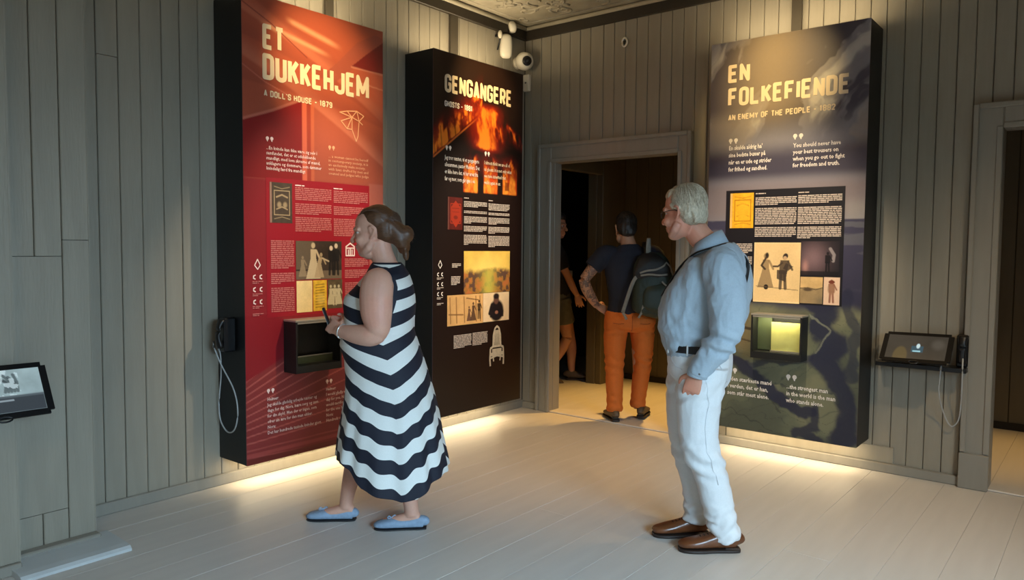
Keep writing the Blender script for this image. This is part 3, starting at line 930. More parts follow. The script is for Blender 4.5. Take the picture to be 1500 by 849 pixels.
# ---- panel 2: burning house
def art_fire(p, fr):
    d, h = fr
    c = Canvas(PW, h, .005, (30, 17, 14))
    U, V = c.U, c.V
    c.mix((1 - sstep(.0, .5, V)) * .6, (44, 24, 16))
    n0 = fbm(U * 6, V * 5, 1.0, 3) - .5
    n1 = fb2(U * 13 + 4 + 2.5 * n0, V * 8 + 9 + 3 * n0, 2.0, 6, 2.6); n2 = fb2(U * 26 + 2 * n0, V * 11, 5.0, 5, 2.4)
    def glow(m, hot=1.0):
        a = np.clip(m * (0.35 + 1.1 * n1), 0, 1)
        c.mix(np.clip(a * 1.2, 0, 1), (120, 24, 14)); c.mix(np.clip(a * 1.5 - .5, 0, 1) * hot, (200, 70, 20)); c.mix(np.clip(a * 2.2 - 1.2, 0, 1) * hot, (238, 130, 38))
    # left roof slope: band of flames under the line from (.02,.79) to (.54,.42)
    line = .80 - .72 * U
    m = sstep(-.28, -.05, V - line) * (1 - sstep(-.03, .0, V - line)) * (U < .55) * (.4 + .9 * n2)
    c.mix(np.clip(sstep(-.36, -.02, V - line) * (1 - sstep(-.02, .0, V - line)) * (U < .56) * .75 * (.5 + n1), 0, 1), (110, 22, 14)); glow(m * 1.35)
    for k in range(7): c.line([(.02 + k * .075, .80 - .72 * (.02 + k * .075)), (.0 + k * .075, .62 - .60 * (.02 + k * .075))], .012, (60, 14, 10), .55)
    c.line([(0, .80), (.54, .415)], .012, (232, 120, 50), .7)
    # plume in the middle
    cu = .62 + .05 * np.sin(V * 9)
    m = np.exp(-((U - cu) / (.13 - .05 * np.abs(V - .55))) ** 2) * sstep(.30, .40, V) * (1 - sstep(.66, .72, V))
    c.mix(np.clip(m * 1.6, 0, 1) * .8, (150, 30, 14)); glow(m * (.55 + .75 * n2))
    m = np.exp(-((U - .70 - .35 * (V - .36)) / .09) ** 2) * sstep(.32, .4, V) * (1 - sstep(.5, .68, V)) * n2 * 1.2
    glow(m)
    line = .33 + .45 * (U - .6)
    m = sstep(-.02, .02, V - line) * (1 - sstep(.03, .16, V - line)) * (U > .72) * n2
    glow(m * .9)
    # windows glowing
    for u0, u1, vt, v1 in ((.335, .50, .80, 1.045), (.575, .745, .78, 1.04), (.815, 1.0, .80, 1.035)):
        m = sstep(u0 - .008, u0 + .008, U) * (1 - sstep(u1 - .008, u1 + .008, U)) * sstep(vt - .03, vt + .16, V) * (1 - sstep(v1 - .012, v1, V))
        c.mix(m * .95, (206, 72, 18)); c.mix(m * np.clip(n2 * 1.8 - .6, 0, 1), (244, 150, 50)); c.mix(m * np.clip(.9 - n1 * 2.2, 0, 1) * .6, (140, 34, 12))
        m2 = np.exp(-((U - (u0 + u1) / 2) / .075) ** 2) * sstep(.68, .8, V) * (1 - sstep(.86, .95, V)) * n1
        glow(m2 * 1.1)
    c.rect(.845, .93, .90, 1.0, (90, 24, 10), .7)
    base_art(c, p, fr)
    lettering(None, 'GENGANGERE', .118, .163, .920, .302, M_TITLE, p, fr)
    lettering('subtitle_lettering', 'GHOSTS - 1881', .118, .364, .43, .408, M_WTXT, p, fr)
    quotes(p, fr, .13, .70, M_WTXT, .026); quotes(p, fr, .58, .70, M_WTXT, .026)
    small_text('quotation', ['Jeg tror næsten, vi er gengangere', 'allesammen, pastor Manders. Det', 'er ikke bare det, vi har arvet fra', 'far og mor, som går igen i os.'], .12, .772, .053, .033, .40, M_WTXT, p, fr)
    small_text('quotation', ['I almost think we are all of', 'us ghosts. It is not only what', 'we have inherited that', 'walks again in us.'], .577, .772, .053, .030, .35, M_TITLE, p, fr)
    cov = ornament_cover(.165, .25, (92, 28, 22), (170, 52, 30), (120, 80, 70), True)
    pic('book_cover_print', p, fr, cov, .155, 1.088)
    for u0, u1, rows in ((.338, .612, ((1.083, 1.10, .2), (1.112, 1.165, .6), (1.185, 1.215, 1), (1.23, 1.29, .3), (1.305, 1.36, .8), (1.375, 1.46, .2))), (.632, .902, ((1.088, 1.10, .2), (1.115, 1.175, .9), (1.19, 1.215, 1), (1.23, 1.295, .4), (1.305, 1.37, .3), (1.38, 1.48, .3)))):
        for v0, v1, l in rows: para(p, fr, u0, v0, u1, v1, M_GTXT, last=l)
    sun = Canvas(.572, .34, .004, (228, 186, 84)); s = sun
    s.noise(14, .25, 4)
    s.mix(np.exp(-(((s.U - .29) / .24) ** 2 + ((s.V - .17) / .13) ** 2)) * .8, (250, 222, 120))
    lowm = sstep(.16, .21, s.V + .05 * fbm(s.U * 12, s.V * 12, 1.))
    s.mix(lowm * .9, (148, 96, 46)); 
    b = fbm(s.U * 26, s.V * 26, 6.)
    s.mix(lowm * (b > .56) * .8, (70, 52, 58)); s.mix(lowm * (b < .40) * .8, (190, 110, 60)); s.mix(np.exp(-((s.U - .3) / .08) ** 2) * lowm * .8, (196, 190, 84))
    pic('landscape_print', p, fr, sun, .340, 1.503)
    im = Canvas(.418, .24, .0035, (216, 168, 106)); im.noise(18, .2, 3)
    for a in (.03, .10, .19, .33, .38): im.line([(a, .02), (a + .008, .22)], .012, (128, 84, 46), .7)
    im.line([(.02, .15), (.18, .16)], .012, (120, 80, 46), .8); im.line([(.22, .03), (.36, .05)], .01, (110, 72, 40), .8)
    figure(im, .25, .215, .12, (90, 60, 52), True); figure(im, .30, .215, .15, (70, 44, 40), True); figure(im, .37, .20, .15, (40, 28, 24))
    pic('stage_design_print', p, fr, im, .153, 1.846)
    pt = Canvas(.332, .238, .0035, (236, 206, 164)); pt.noise(14, .1, 3)
    pt.ell(.17, .15, .09, .09, (26, 22, 26), .15); pt.ell(.165, .055, .034, .042, (104, 72, 60), .2); pt.ell(.165, .03, .036, .024, (40, 30, 30), .3); pt.rect(.085, .15, .26, .205, (26, 22, 26), .9); pt.line([(.11, .1), (.08, .17), (.17, .17)], .03, (34, 28, 32)); pt.ell(.17, .165, .02, .014, (160, 110, 90), .3)
    pic('portrait_print', p, fr, pt, .573, 1.846)
    for a in ((.226, 2.163, .432, 2.28), (.446, 2.16, .628, 2.27), (.205, 1.60, .305, 1.64), (.195, 1.70, .300, 1.775)): para(p, fr, *a, M_GTXT)
    # ornate white chair cut-out
    ch = bmesh.new()
    def st(pl, t): stroke_mesh(ch, [(a, h - b) for a, b in pl], t, -d - .0036)
    st([(.70, 2.30), (.705, 2.20), (.725, 2.145), (.75, 2.128), (.775, 2.145), (.795, 2.20), (.80, 2.30)], .017)
    for k in range(5): st([(.712 + k * .019, 2.30), (.724 + k * .013, 2.16)], .012)
    st([(.665, 2.31), (.70, 2.295), (.80, 2.295), (.835, 2.31)], .018); st([(.66, 2.36), (.84, 2.36)], .030); st([(.69, 2.33), (.81, 2.33)], .03)
    st([(.668, 2.31), (.662, 2.40), (.668, 2.455)], .018); st([(.832, 2.31), (.838, 2.40), (.835, 2.455)], .018)
    st([(.70, 2.37), (.71, 2.42)], .014); st([(.80, 2.37), (.79, 2.42)], .014)
    st([(.668, 2.39), (.75, 2.375), (.832, 2.39)], .014)
    for f in ch.faces:
        f.normal_update()
        if f.normal.y > 0: f.normal_flip()
    obj('chair_picture', ch, M_GTXT2, p)['kind'] = 'stuff'
    icons(p, fr, .075, 1.59, M_WTXT, M_GTXT)


M_GTXT2 = mat('bone_white_print', rgb(204, 190, 164), 0.5, noise=0.12, nscale=60)


# ---- panel 3: stormy sky above streaming water
def art_sky(p, fr):
    d, h = fr
    c = Canvas(PW, h, .005, (126, 122, 128))
    U, V = c.U, c.V
    wx = fb2(U * 3 + 3, V * 3 + 1, .5, 4); 
    # long streaks rising to the right
    s1 = fb2((U * .8 + V * .55) * 3 + wx * 1.5, (V * .8 - U * .25) * 9 * .45 + 2, 3., 5)
    r1 = fb2((U * .62 - V * .78) * 1.1 + wx * .8, (U * .78 + V * .62) * 6 + wx, 8., 6, 2.3)
    c.mix(sstep(.48, .60, r1) * (1 - sstep(.5, .75, V)) * .85, (58, 52, 66)); c.mix(sstep(.58, .80, 1 - r1) * (1 - sstep(.5, .8, V)) * .8, (190, 184, 178))
    c.mix(np.exp(-((U - .42) / .26) ** 2) * (1 - sstep(.45, .7, V)) * .55, (172, 152, 124))
    c.mix(sstep(.5, .66, s1) * sstep(.45, .6, V) * (1 - sstep(.8, .9, V)) * .6, (150, 138, 128))
    band = sstep(.70, .84, V + .06 * (wx - .5)) * (1 - sstep(.93, 1.02, V))
    c.mix(band * .85, (50, 44, 62))
    c.mix(sstep(.96, 1.06, V) * (1 - sstep(1.2, 1.3, V)) * .7, (128, 114, 114))
    c.mix(sstep(1.10, 1.2, V) * (1 - sstep(1.27, 1.28, V)) * sstep(.9, 1.0, U) * .6, (150, 146, 142))
    sea = sstep(1.265, 1.275, V)
    c.mix(sea, (62, 60, 80)); n = fb2(U * 5, V * 26, 4., 4)
    c.mix(sea * sstep(.5, .7, n) * (1 - sstep(1.36, 1.9, V)) * .8, (96, 96, 104)); c.mix(sea * sstep(1.3, 1.9, V) * .5, (40, 38, 56))
    # streaming marbled water at the foot
    low = sstep(1.83, 1.93, V + .05 * (wx - .5))
    wa = fbm(U * 2.2 + 5, V * 2.2, 1.5, 5) - .5; wb_ = fbm(U * 2.2 + 9, V * 2.2 + 4, 7.5, 5) - .5
    fu = U + .42 * wa; fv = V + .42 * wb_
    mm = fb2(fu * 2.4 + .8 * fv, fv * 3.6, 2.2, 5, 2.4)
    c.mix(low, (104, 106, 84)); c.mix(low * sstep(.42, .70, mm) * .7, (74, 78, 66)); c.mix(low * (1 - sstep(.15, .40, mm)) * .6, (132, 130, 100))
    band = np.abs(np.sin((fu * 1.2 + fv * 2.6 + 1.1 * mm) * 9))
    c.mix(low * (1 - sstep(.0, .16, band)) * .5, (50, 54, 52))
    c.U, c.V = U + .20 * wa + .04 * (fb2(U * 14, V * 14, 3.) - .5), V + .20 * wb_ + .04 * (fb2(U * 14 + 5, V * 14, 6.) - .5)
    navy = (38, 40, 60)
    c.line([(-.1, 2.18), (.12, 2.24), (.30, 2.30), (.46, 2.42), (.60, 2.52), (.74, 2.58)], .075, navy, .92)
    c.line([(.30, 2.26), (.42, 2.22), (.62, 2.24), (.76, 2.20)], .045, navy, .7)
    c.line([(.70, 1.80), (.86, 1.90), (.80, 2.02), (.93, 2.10), (.82, 2.22), (.93, 2.34), (1.0, 2.50), (.98, 2.75)], .15, navy, .93)
    c.line([(.98, 1.8), (1.06, 2.0), (1.02, 2.3)], .08, navy, .7)
    c.line([(.76, 2.55), (.80, 2.68), (.70, 2.74), (.86, 2.78)], .07, navy, .85)
    c.line([(0, 2.42), (.16, 2.50), (.10, 2.58)], .05, navy, .6)
    c.line([(.74, 1.95), (.90, 2.02), (.84, 2.12), (.78, 2.16)], .014, (128, 130, 112), .7)
    c.line([(.55, 2.40), (.70, 2.44), (.86, 2.42), (.94, 2.50)], .012, (56, 60, 58), .7)
    c.line([(.05, 2.62), (.3, 2.66), (.55, 2.76)], .008, (54, 58, 52), .7); c.line([(.22, 2.30), (.38, 2.36), (.52, 2.52), (.58, 2.62)], .008, (54, 58, 52), .6)
    c.U, c.V = U, V
    c.mix(sstep(1.84, 1.88, V) * (1 - sstep(2.10, 2.26, V + .2 * wa)) * (1 - sstep(.28, .38, U)) * .7, (134, 118, 84))
    c.line([(0, 2.03), (.2, 2.02), (.36, 2.04)], .02, (50, 40, 36), .8); c.line([(0, 2.12), (.2, 2.10), (.36, 2.13)], .012, (60, 48, 40), .7)
    base_art(c, p, fr)
    bd = Canvas(.813, .79, .01, (22, 20, 26)); sheet('info_board', p, bd, .138, 1.055, .0022, M_PRINT2, fr)
    lettering(None, 'EN', .131, .164, .290, .291, M_TITLE, p, fr)
    lettering(None, 'FOLKEFIENDE', .135, .327, .960, .459, M_TITLE, p, fr)
    lettering('subtitle_lettering', 'AN ENEMY OF THE PEOPLE - 1882', .139, .515, .872, .556, M_TITLE, p, fr)
    quotes(p, fr, .148, .685, M_WTXT, .027); quotes(p, fr, .603, .690, M_WTXT, .027)
    small_text('quotation', ["En skulde aldrig ha'", 'sine bedste buxer på', 'når en er ude og strider', 'for frihed og sandhed.'], .149, .735, .0505, .031, .31, M_WTXT, p, fr, bold=.03)
    small_text('quotation', ['You should never have', 'your best trousers on', 'when you go out to fight', 'for freedom and truth.'], .604, .752, .0445, .029, .335, M_WTXT, p, fr, bold=.03)
    cov = ornament_cover(.172, .248, (236, 172, 36), (178, 112, 14), (224, 190, 130)); cov.ell(.095, .125, .045, .06, (236, 176, 40), .5, .9)
    pic('book_cover_print', p, fr, cov, .170, 1.075)
    for u0, u1, rows in ((.355, .640, ((1.08, 1.10, .25), (1.11, 1.17, .55), (1.185, 1.305, .95), (1.318, 1.40, .9))), (.650, .933, ((1.083, 1.095, .25), (1.105, 1.17, .7), (1.185, 1.305, .95), (1.318, 1.405, .3)))):
        for v0, v1, l in rows: para(p, fr, u0, v0, u1, v1, M_GTXT, last=l)
    for v0, v1, l in ((1.433, 1.51, .8), (1.525, 1.60, .9), (1.635, 1.685, .7), (1.715, 1.80, .9), (1.815, 1.84, .7)): para(p, fr, .188, v0, .340, v1, M_GTXT, last=l)
    dr = Canvas(.322, .417, .0028, (226, 192, 136)); dr.noise(9, .12, 2)
    dr.rect(0, 0, .322, .008, (232, 204, 150)); dr.rect(0, 0, .008, .417, (232, 204, 150)); dr.rect(.0, .405, .322, .417, (232, 204, 150))
    figure(dr, .085, .315, .24, (128, 102, 70), True, .75); dr.ell(.093, .09, .012, .02, (40, 32, 26), .3); dr.line([(.09, .10), (.055, .16), (.08, .185)], .014, (70, 56, 42)); dr.ell(.09, .31, .016, .018, (34, 28, 24)); dr.line([(.02, .305), (.31, .325)], .005, (110, 86, 56), .8)
    figure(dr, .205, .315, .235, (66, 54, 44), False, .9, .05); dr.ell(.222, .092, .016, .018, (56, 44, 36)); dr.ell(.218, .105, .012, .012, (196, 160, 120)); dr.poly([(.225, .14), (.275, .165), (.24, .195), (.205, .18)], (60, 48, 40), .9); dr.line([(.20, .14), (.17, .165), (.14, .165)], .012, (70, 56, 44)); dr.poly([(.165, .19), (.235, .19), (.225, .27), (.165, .25)], (62, 50, 42), .9)
    pic('caricature_print', p, fr, dr, .355, 1.425)
    ph = Canvas(.247, .226, .003, (30, 26, 32)); ph.mix(np.exp(-(((ph.U - .08) / .09) ** 2 + ((ph.V - .11) / .1) ** 2)) * .75, (136, 108, 112)); ph.mix(np.exp(-(((ph.U - .03) / .02) ** 2 + ((ph.V - .17) / .04) ** 2)) * .7, (190, 140, 130))
    ph.line([(.19, .05), (.215, .09), (.21, .13)], .02, (150, 140, 140), .8); figure(ph, .175, .20, .13, (14, 12, 16)); ph.rect(0, .2, .247, .226, (16, 14, 18), .8)
    pic('stage_photograph', p, fr, ph, .679, 1.416)
    ls = Canvas(.146, .178, .003, (206, 170, 114)); ls.rect(0, .075, .146, .178, (150, 128, 92), .9); ls.noise(16, .3, 3); ls.ell(.05, .085, .03, .012, (84, 68, 50), .4); ls.line([(0, .078), (.05, .072), (.1, .085), (.146, .07)], .006, (96, 78, 56)); ls.mix(sstep(.1, .16, ls.V) * sstep(.05, .14, ls.U) * .6, (84, 80, 68))
    pic('landscape_print', p, fr, ls, .681, 1.656)
    cs = Canvas(.102, .184, .0028, (216, 184, 156)); figure(cs, .05, .165, .15, (128, 70, 50), False, .85); cs.ell(.05, .032, .02, .012, (112, 52, 34)); cs.ell(.05, .08, .024, .034, (150, 110, 84), .3, .8)
    pic('costume_print', p, fr, cs, .834, 1.654)
    quotes(p, fr, .180, 2.330, M_WTXT, .029); quotes(p, fr, .604, 2.333, M_WTXT, .029)
    small_text('quotation', ['...den stærkeste mand', 'i verden, det er han,', 'som står mest alene.'], .183, 2.392, .0505, .031, .32, M_WTXT, p, fr, bold=.03)
    small_text('quotation', ['...the strongest man', 'in the world is the man', 'who stands alone.'], .606, 2.400, .0475, .030, .325, M_WTXT, p, fr, bold=.03)
    showcase(p, fr, .395, 1.926, .740, 2.222, lit=True)


P1 = ((0, -3.0567, 0.175), math.pi / 2, 2.80)
P2 = ((0, -1.4936, 0.183), math.pi / 2, 2.787)
P3 = ((1.9625, 0, 0.204), 0.0, 2.769)
panel('tall red panel titled ET DUKKEHJEM with a dark glass showcase', *P1, art_red)
panel('tall black panel titled GENGANGERE with a burning house, in the corner', *P2, art_fire)
panel('tall grey cloudy panel titled EN FOLKEFIENDE with a lit showcase', *P3, art_sky)
strips(P1[0], P1[1], P1[2], 7, 3.8)
strips(P2[0], P2[1], P2[2], 7, 3.8)
strips(P3[0], P3[1], P3[2], 7, 3.8)

# page displayed in the lit showcase (it could be lifted out)
M_PAGE = mat('yellowed_paper', rgb(196, 190, 112), 0.6, noise=0.12, nscale=14)
pg = obj('manuscript_page', B(0, .205, -.004, 0, 0, .195, bev=.001), M_PAGE, None, (1.9625 + .517, -PD - .07, .204 + 2.769 - 2.165))
tag(pg, 'yellowed paper page standing in the showcase of the grey cloudy panel', 'page')
pm = obj('page_mount', B(-.004, .209, -.012, .012, -.012, 0.0), M_BRASS, pg)
ld = bpy.data.lights.new('showcase_lamp', 'AREA'); ld.energy = 1.1; ld.color = (1, .92, .55); ld.size = .28; ld.shape = 'RECTANGLE'; ld.size_y = .02
lo_ = bpy.data.objects.new('showcase_lamp', ld); lo_.location = (1.9625 + .567, -PD - .108, .204 + 2.769 - 1.929); COL.objects.link(lo_)
lo_.rotation_euler = (math.radians(18), 0, 0)

# cable covers from the panels up to the cornice
for k, (a, lab) in enumerate((((0, .024, -2.247, -2.178, .175 + 2.80, TOPW), 'dark vertical cable cover above the red panel'), ((0, .026, -1.014, -.925, .183 + 2.787, TOPW), 'dark vertical cable cover above the black panel'))):
    tag(obj('cable_cover', B(*a, bev=.003), M_DUCT), lab, 'cable cover', 'cable covers above the panels')
tag(obj('cable_cover', B(2.431, 2.503, -.024, 0, .204 + 2.769, TOPW, bev=.003), M_DUCT), 'dark vertical cable cover above the grey cloudy panel', 'cable cover', 'cable covers above the panels')


# ---------------------------------------------------------------- tablets, listening sets, corner devices
M_TABLET = mat('matt_black_plastic', rgb(13, 13, 14), 0.55, noise=0.06, nscale=20, spec=0.2)
M_SCR_BW = mat('lit_screen_picture', (0, 0, 0), 0.35, attr='Col', noise=0.01, attr_emit=0.55, spec=0.2)


def tablet(label, top_l, top_r, bot_l, group_canvas, wall_pt):
    tl, trr, bl = Vector(top_l), Vector(top_r), Vector(bot_l)
    ex = (trr - tl); W = ex.length; ex.normalize()
    ez = (tl - bl); Hh = ez.length; ez.normalize()
    ey = ez.cross(ex); 
    M = Matrix((ex, ey, ez)).transposed().to_4x4(); M.translation = bl
    t = empty('tablet'); t.matrix_world = M; tag(t, label, 'tablet')
    bm = B(0, W, 0, .012, 0, Hh)
    es = [e for e in bm.edges if abs((e.verts[0].co - e.verts[1].co).normalized().y) > .9]
    bmesh.ops.bevel(bm, geom=es, offset=.018, segments=4, affect='EDGES')
    body = obj('body', bm, M_TABLET, t)
    cv = group_canvas(W - .06, Hh - .05)
    sheet('screen', t, cv, .030, .0250, .0008, M_SCR_BW, (0.0, Hh))
    # bracket to the wall
    inv = M.inverted()
    q = inv @ Vector(wall_pt)
    br = bmesh.new(); tube(br, [(W / 2, .012, Hh * .35), ((W / 2 + q.x) / 2, .05, Hh * .25), tuple(q)], .014, sub=3, n=10)
    obj('bracket', br, M_BLK, t, smooth=True)
    ring = bmesh.new(); tube(ring, [(W / 2 + .028 * math.cos(a * .524), -.004, -.004 + .012 * math.sin(a * .524)) for a in range(13)], .004, sub=1, n=8)
    obj('stand_ring', ring, M_BLK, t, smooth=True)
    return t


def scr_left(w, h):
    c = Canvas(w, h, .003, (150, 165, 165)); c.noise(14, .35, 3)
    c.rect(0, h * .62, w, h, (58, 62, 66)); c.rect(0, h * .60, w, h * .66, (96, 104, 106), .6)
    fx = w * .60
    for q in range(5): c.line([(fx - .05 + q * .02, h * .12 + .01 * (q % 2)), (fx + .0 + q * .01, h * .3), (fx - .01 + q * .012, h * .52)], .012, (40, 46, 48), .7)
    c.mix(((fbm(c.U * 40, c.V * 40, 4.) > .55) & (c.V < h * .6) & (c.U < fx + .05)).astype(float) * .6, (206, 216, 216))
    for k, (a, b) in enumerate(((.2, .72), (.5, .82))): c.rect(w * .1, h * (.70 - .03 * k + .09 * k * 0 + .0), w * b * .9, h * (.735 - .03 * k), (190, 200, 204), .5 * (k == 0))
    c.rect(w * .05, h * .88, w * .42, h * .91, (170, 178, 182), .9)
    return c


def scr_right(w, h):
    c = Canvas(w, h, .003, (58, 56, 52)); c.noise(8, .3, 2)
    c.ell(w * .25, h * .92, w * .12, h * .42, (92, 82, 56), .15, .8)
    c.rect(w * .42, h * .45, w * .62, h * .72, (48, 84, 104), .8); c.ell(w * .53, h * .45, w * .03, h * .10, (190, 220, 236), .3); c.rect(w * .45, h * .64, w * .58, h * .70, (150, 205, 226), .9)
    c.ell(w * .85, h * .35, w * .1, h * .2, (84, 82, 78), .6, .6)
    return c


tablet('black tablet on the left wall showing a black and white photograph', (.53, -4.60, .966), (.53, -4.204, .962), (.66, -4.60, .752), scr_left, (.476, -4.40, .86))
tablet('black tilted tablet on the shelf to the right of the cloudy panel', (3.140, -.095, .966), (3.540, -.095, .976), (3.140, -.272, .798), scr_right, (3.34, -.001, .80))
sh = obj('tablet_shelf', B(3.09, 3.610, -.13, 0, .738, .768, bev=.003), M_BLK)
tag(sh, 'narrow black wall shelf holding the tilted tablet by the right doorway', 'shelf')


def listening_set(loc, rotz, label, loop):
    t = empty('listening_set', loc, rotz)
    tag(t, label, 'listening device')
    bm = B(-.035, .03, -.075, 0, 0, .205, bev=.008)
    obj('holder', bm, M_BLK, t)
    hs = bmesh.new(); tube(hs, [(0, -.085, .03), (0, -.10, .09), (0, -.095, .15), (0, -.075, .19)], [(.018, .026), (.014, .020), (.014, .022), (.020, .030)], sub=4, n=12)
    obj('handset', hs, M_BLK, t, smooth=True)
    cb = bmesh.new(); tube(cb, loop, .0045, sub=6, n=8)
    obj('cord', cb, M_GREYCORD, t, smooth=True)
    for q in (loop[0], loop[-1]):
        e = bmesh.new(); tube(e, [(q[0], q[1], q[2] - .01), (q[0], q[1], q[2] + .03)], .0075, sub=1, n=8)
        obj('cord_sleeve', e, M_STEEL, t, smooth=True)
    return t


listening_set((3.58, -.001, .769), 0, 'black handset holder with long grey cord by the right door casing',
              [(-.105, -.145, -.01), (-.113, -.135, -.15), (-.10, -.07, -.28), (-.055, -.045, -.385), (-.012, -.05, -.345), (.004, -.085, -.22), (.012, -.14, -.02), (.004, -.085, .09)])
listening_set((.180, -3.0580, .86), 0, 'black handset with looped grey cord on the side of the red panel',
              [(-.078, -.085, .03), (-.05, -.055, -.08), (.03, -.02, -.23), (.072, -.02, -.36), (.035, -.02, -.47), (-.045, -.02, -.50), (-.125, -.02, -.44), (-.14, -.02, -.33), (-.095, -.03, -.16), (-.045, -.06, -.03), (-.025, -.085, .03)])

# devices in the corner
def tagd(o, l, c): tag(o, l, c); return o
t = tagd(empty('smoke_detector', (.06, -.27, CEIL - .055)), 'round white detector at the ceiling above the corner', 'detector')
Mx = Matrix.Rotation(math.radians(52), 4, 'Z') @ Matrix.Rotation(math.radians(78), 4, 'Y')
obj('housing', lathe(bmesh.new(), [(.001, -.03), (.045, -.03), (.052, -.01), (.05, .02), (.036, .032), (.001, .034)], 28, Mx), M_PLASTIC, t, smooth=True)
obj('sensor_dome', lathe(bmesh.new(), [(.001, .03), (.022, .034), (.018, .046), (.001, .05)], 20, Mx), mat('grey_sensor', rgb(130, 124, 112), .4, noise=.05), t, smooth=True)
obj('mount', B(-.06, -.03, -.02, .02, -.02, .055, bev=.004), M_CORN, t)
t = tagd(empty('motion_sensor', (0.0, -.30, 3.265)), 'oblong white motion sensor on the wall below the round detector', 'sensor')
bm = bmesh.new(); tube(bm, [(.05, 0, -.092), (.055, 0, -.08), (.058, 0, 0), (.055, 0, .08), (.05, 0, .092)], [(.015, .03), (.036, .05), (.04, .056), (.036, .05), (.015, .03)], ref=(1, 0, 0), n=20, power=2.6)
obj('housing', bm, M_PLASTIC, t, smooth=True, rot=(0, 0, math.radians(-38)))
obj('bracket', B(0, .05, -.02, .02, -.05, .05, bev=.004), M_PLASTIC, t)
t = tagd(empty('security_camera', (.0, -.125, 3.165)), 'white ball security camera in the corner beside the black panel', 'camera')
Mc = Matrix.Diagonal((.88, .88, .88, 1)) @ Matrix.Translation((.115, -.02, 0)) @ Matrix.Rotation(math.radians(-28), 4, 'Z') @ Matrix.Rotation(math.radians(98), 4, 'Y')
obj('housing', lathe(bmesh.new(), [(.001, -.085), (.05, -.082), (.082, -.045), (.092, 0), (.088, .035), (.072, .06), (.05, .068), (.001, .066)], 32, Mc), M_PLASTIC, t, smooth=True)
obj('lens_ring', lathe(bmesh.new(), [(.001, .062), (.05, .068), (.046, .084), (.03, .09), (.001, .088)], 28, Mc), M_BLK, t, smooth=True)
obj('lens', lathe(bmesh.new(), [(.001, .088), (.022, .09), (.016, .098), (.001, .1)], 20, Mc), mat('lens_glass', rgb(40, 42, 46), .1, noise=.02), t, smooth=True)
obj('mount', lathe(bmesh.new(), [(.001, 0), (.055, 0), (.05, .03), (.001, .034)], 24, Matrix.Rotation(math.radians(90), 4, 'Y')), M_PLASTIC, t, smooth=True)
t = tagd(obj('junction_box', B(.01, .075, -.045, -.005, 2.925, 3.075, bev=.006), M_PLASTIC), 'small white box below the ball camera in the corner', 'box')
obj('screw_cover', lathe(bmesh.new(), [(.001, 0), (.009, 0), (.008, .003), (.001, .004)], 14, Matrix.Translation((.042, -.045, 3.0)) @ Matrix.Rotation(math.radians(90), 4, 'X')), M_STEEL, t)
t = tagd(empty('cable_bulb', (.03, -.42, 3.335)), 'tiny white sensor bulb hanging left of the motion sensor', 'sensor')
obj('bulb', ball(bmesh.new(), (0.02, 0, .015), (.020, .020, .036)), M_PLASTIC, t, smooth=True)
cb = bmesh.new(); tube(cb, [(.02, 0, -.015), (.0, .01, -.06), (-.018, .01, -.11)], .007, sub=4, n=8)
obj('wire', cb, M_BLK, t, smooth=True)
obj('clip', B(-.03, .012, -.012, .012, .0, .02, bev=.002), M_BLK, t)
rg = bmesh.new(); tube(rg, [(1.057 + .024 * math.cos(a * math.pi / 8), -.012, 3.207 + .034 * math.sin(a * math.pi / 8)) for a in range(17)], .008, sub=1, n=8)
t = tagd(obj('wall_ring', rg, M_PLASTIC, smooth=True), 'small white ring fixed high on the boards above the doorway', 'ring')
obj('ring_base', lathe(bmesh.new(), [(.001, 0), (.016, 0), (.014, .004), (.001, .005)], 16, Matrix.Translation((1.057, 0, 3.207)) @ Matrix.Rotation(math.radians(90), 4, 'X')), M_BLK, t)

# ---------------------------------------------------------------- people
from mathutils.bvhtree import BVHTree


def merge(bm, src, M):
    """Move the geometry of src (in its own frame) by M and add it to bm."""
    bmesh.ops.transform(src, matrix=M, verts=src.verts[:])
    me = bpy.data.meshes.new('tmp'); src.to_mesh(me); src.free()
    bm.from_mesh(me); bpy.data.meshes.remove(me)


def bake(name, bm, voxel, it, m, parent, shape=None, color=None):
    """Fuse the closed pieces of bm into one continuous smooth surface."""
    bmesh.ops.recalc_face_normals(bm, faces=bm.faces)
    me = bpy.data.meshes.new(name); bm.to_mesh(me); bm.free()
    o = bpy.data.objects.new(name, me); COL.objects.link(o)
    md = o.modifiers.new('r', 'REMESH'); md.mode = 'VOXEL'; md.voxel_size = voxel; md.use_smooth_shade = True
    if it:
        sm = o.modifiers.new('s', 'SMOOTH'); sm.factor = 0.5; sm.iterations = it
    dg = bpy.context.evaluated_depsgraph_get()
    new = bpy.data.meshes.new_from_object(o.evaluated_get(dg))
    bpy.data.objects.remove(o); bpy.data.meshes.remove(me)
    new.name = name
    n = len(new.vertices)
    co = np.empty(n * 3, np.float32); new.vertices.foreach_get('co', co); co = co.reshape(-1, 3).astype(float)
    if shape is not None:
        no = np.empty(n * 3, np.float32); new.vertices.foreach_get('normal', no); no = no.reshape(-1, 3)
        co = co + no * shape(co)[:, None]
        new.vertices.foreach_set('co', co.astype(np.float32).ravel())
    if color is not None:
        a = new.color_attributes.new('Col', 'FLOAT_COLOR', 'POINT')
        c4 = np.ones((n, 4), np.float32); c4[:, :3] = color(co)
        a.data.foreach_set('color', c4.ravel())
    new.materials.clear(); new.materials.append(m)
    new.polygons.foreach_set('use_smooth', [True] * len(new.polygons))
    new.update()
    o = bpy.data.objects.new(name, new)
    return link(o, parent)


def snap(o, pts, lift):
    """Lay points onto the surface of a baked garment."""
    me = o.data
    bv = BVHTree.FromPolygons([v.co for v in me.vertices], [p.vertices for p in me.polygons])
    out = []
    for p in pts:
        loc, no, i, d = bv.find_nearest(Vector(p))
        out.append(tuple(loc + no * lift))
    return out


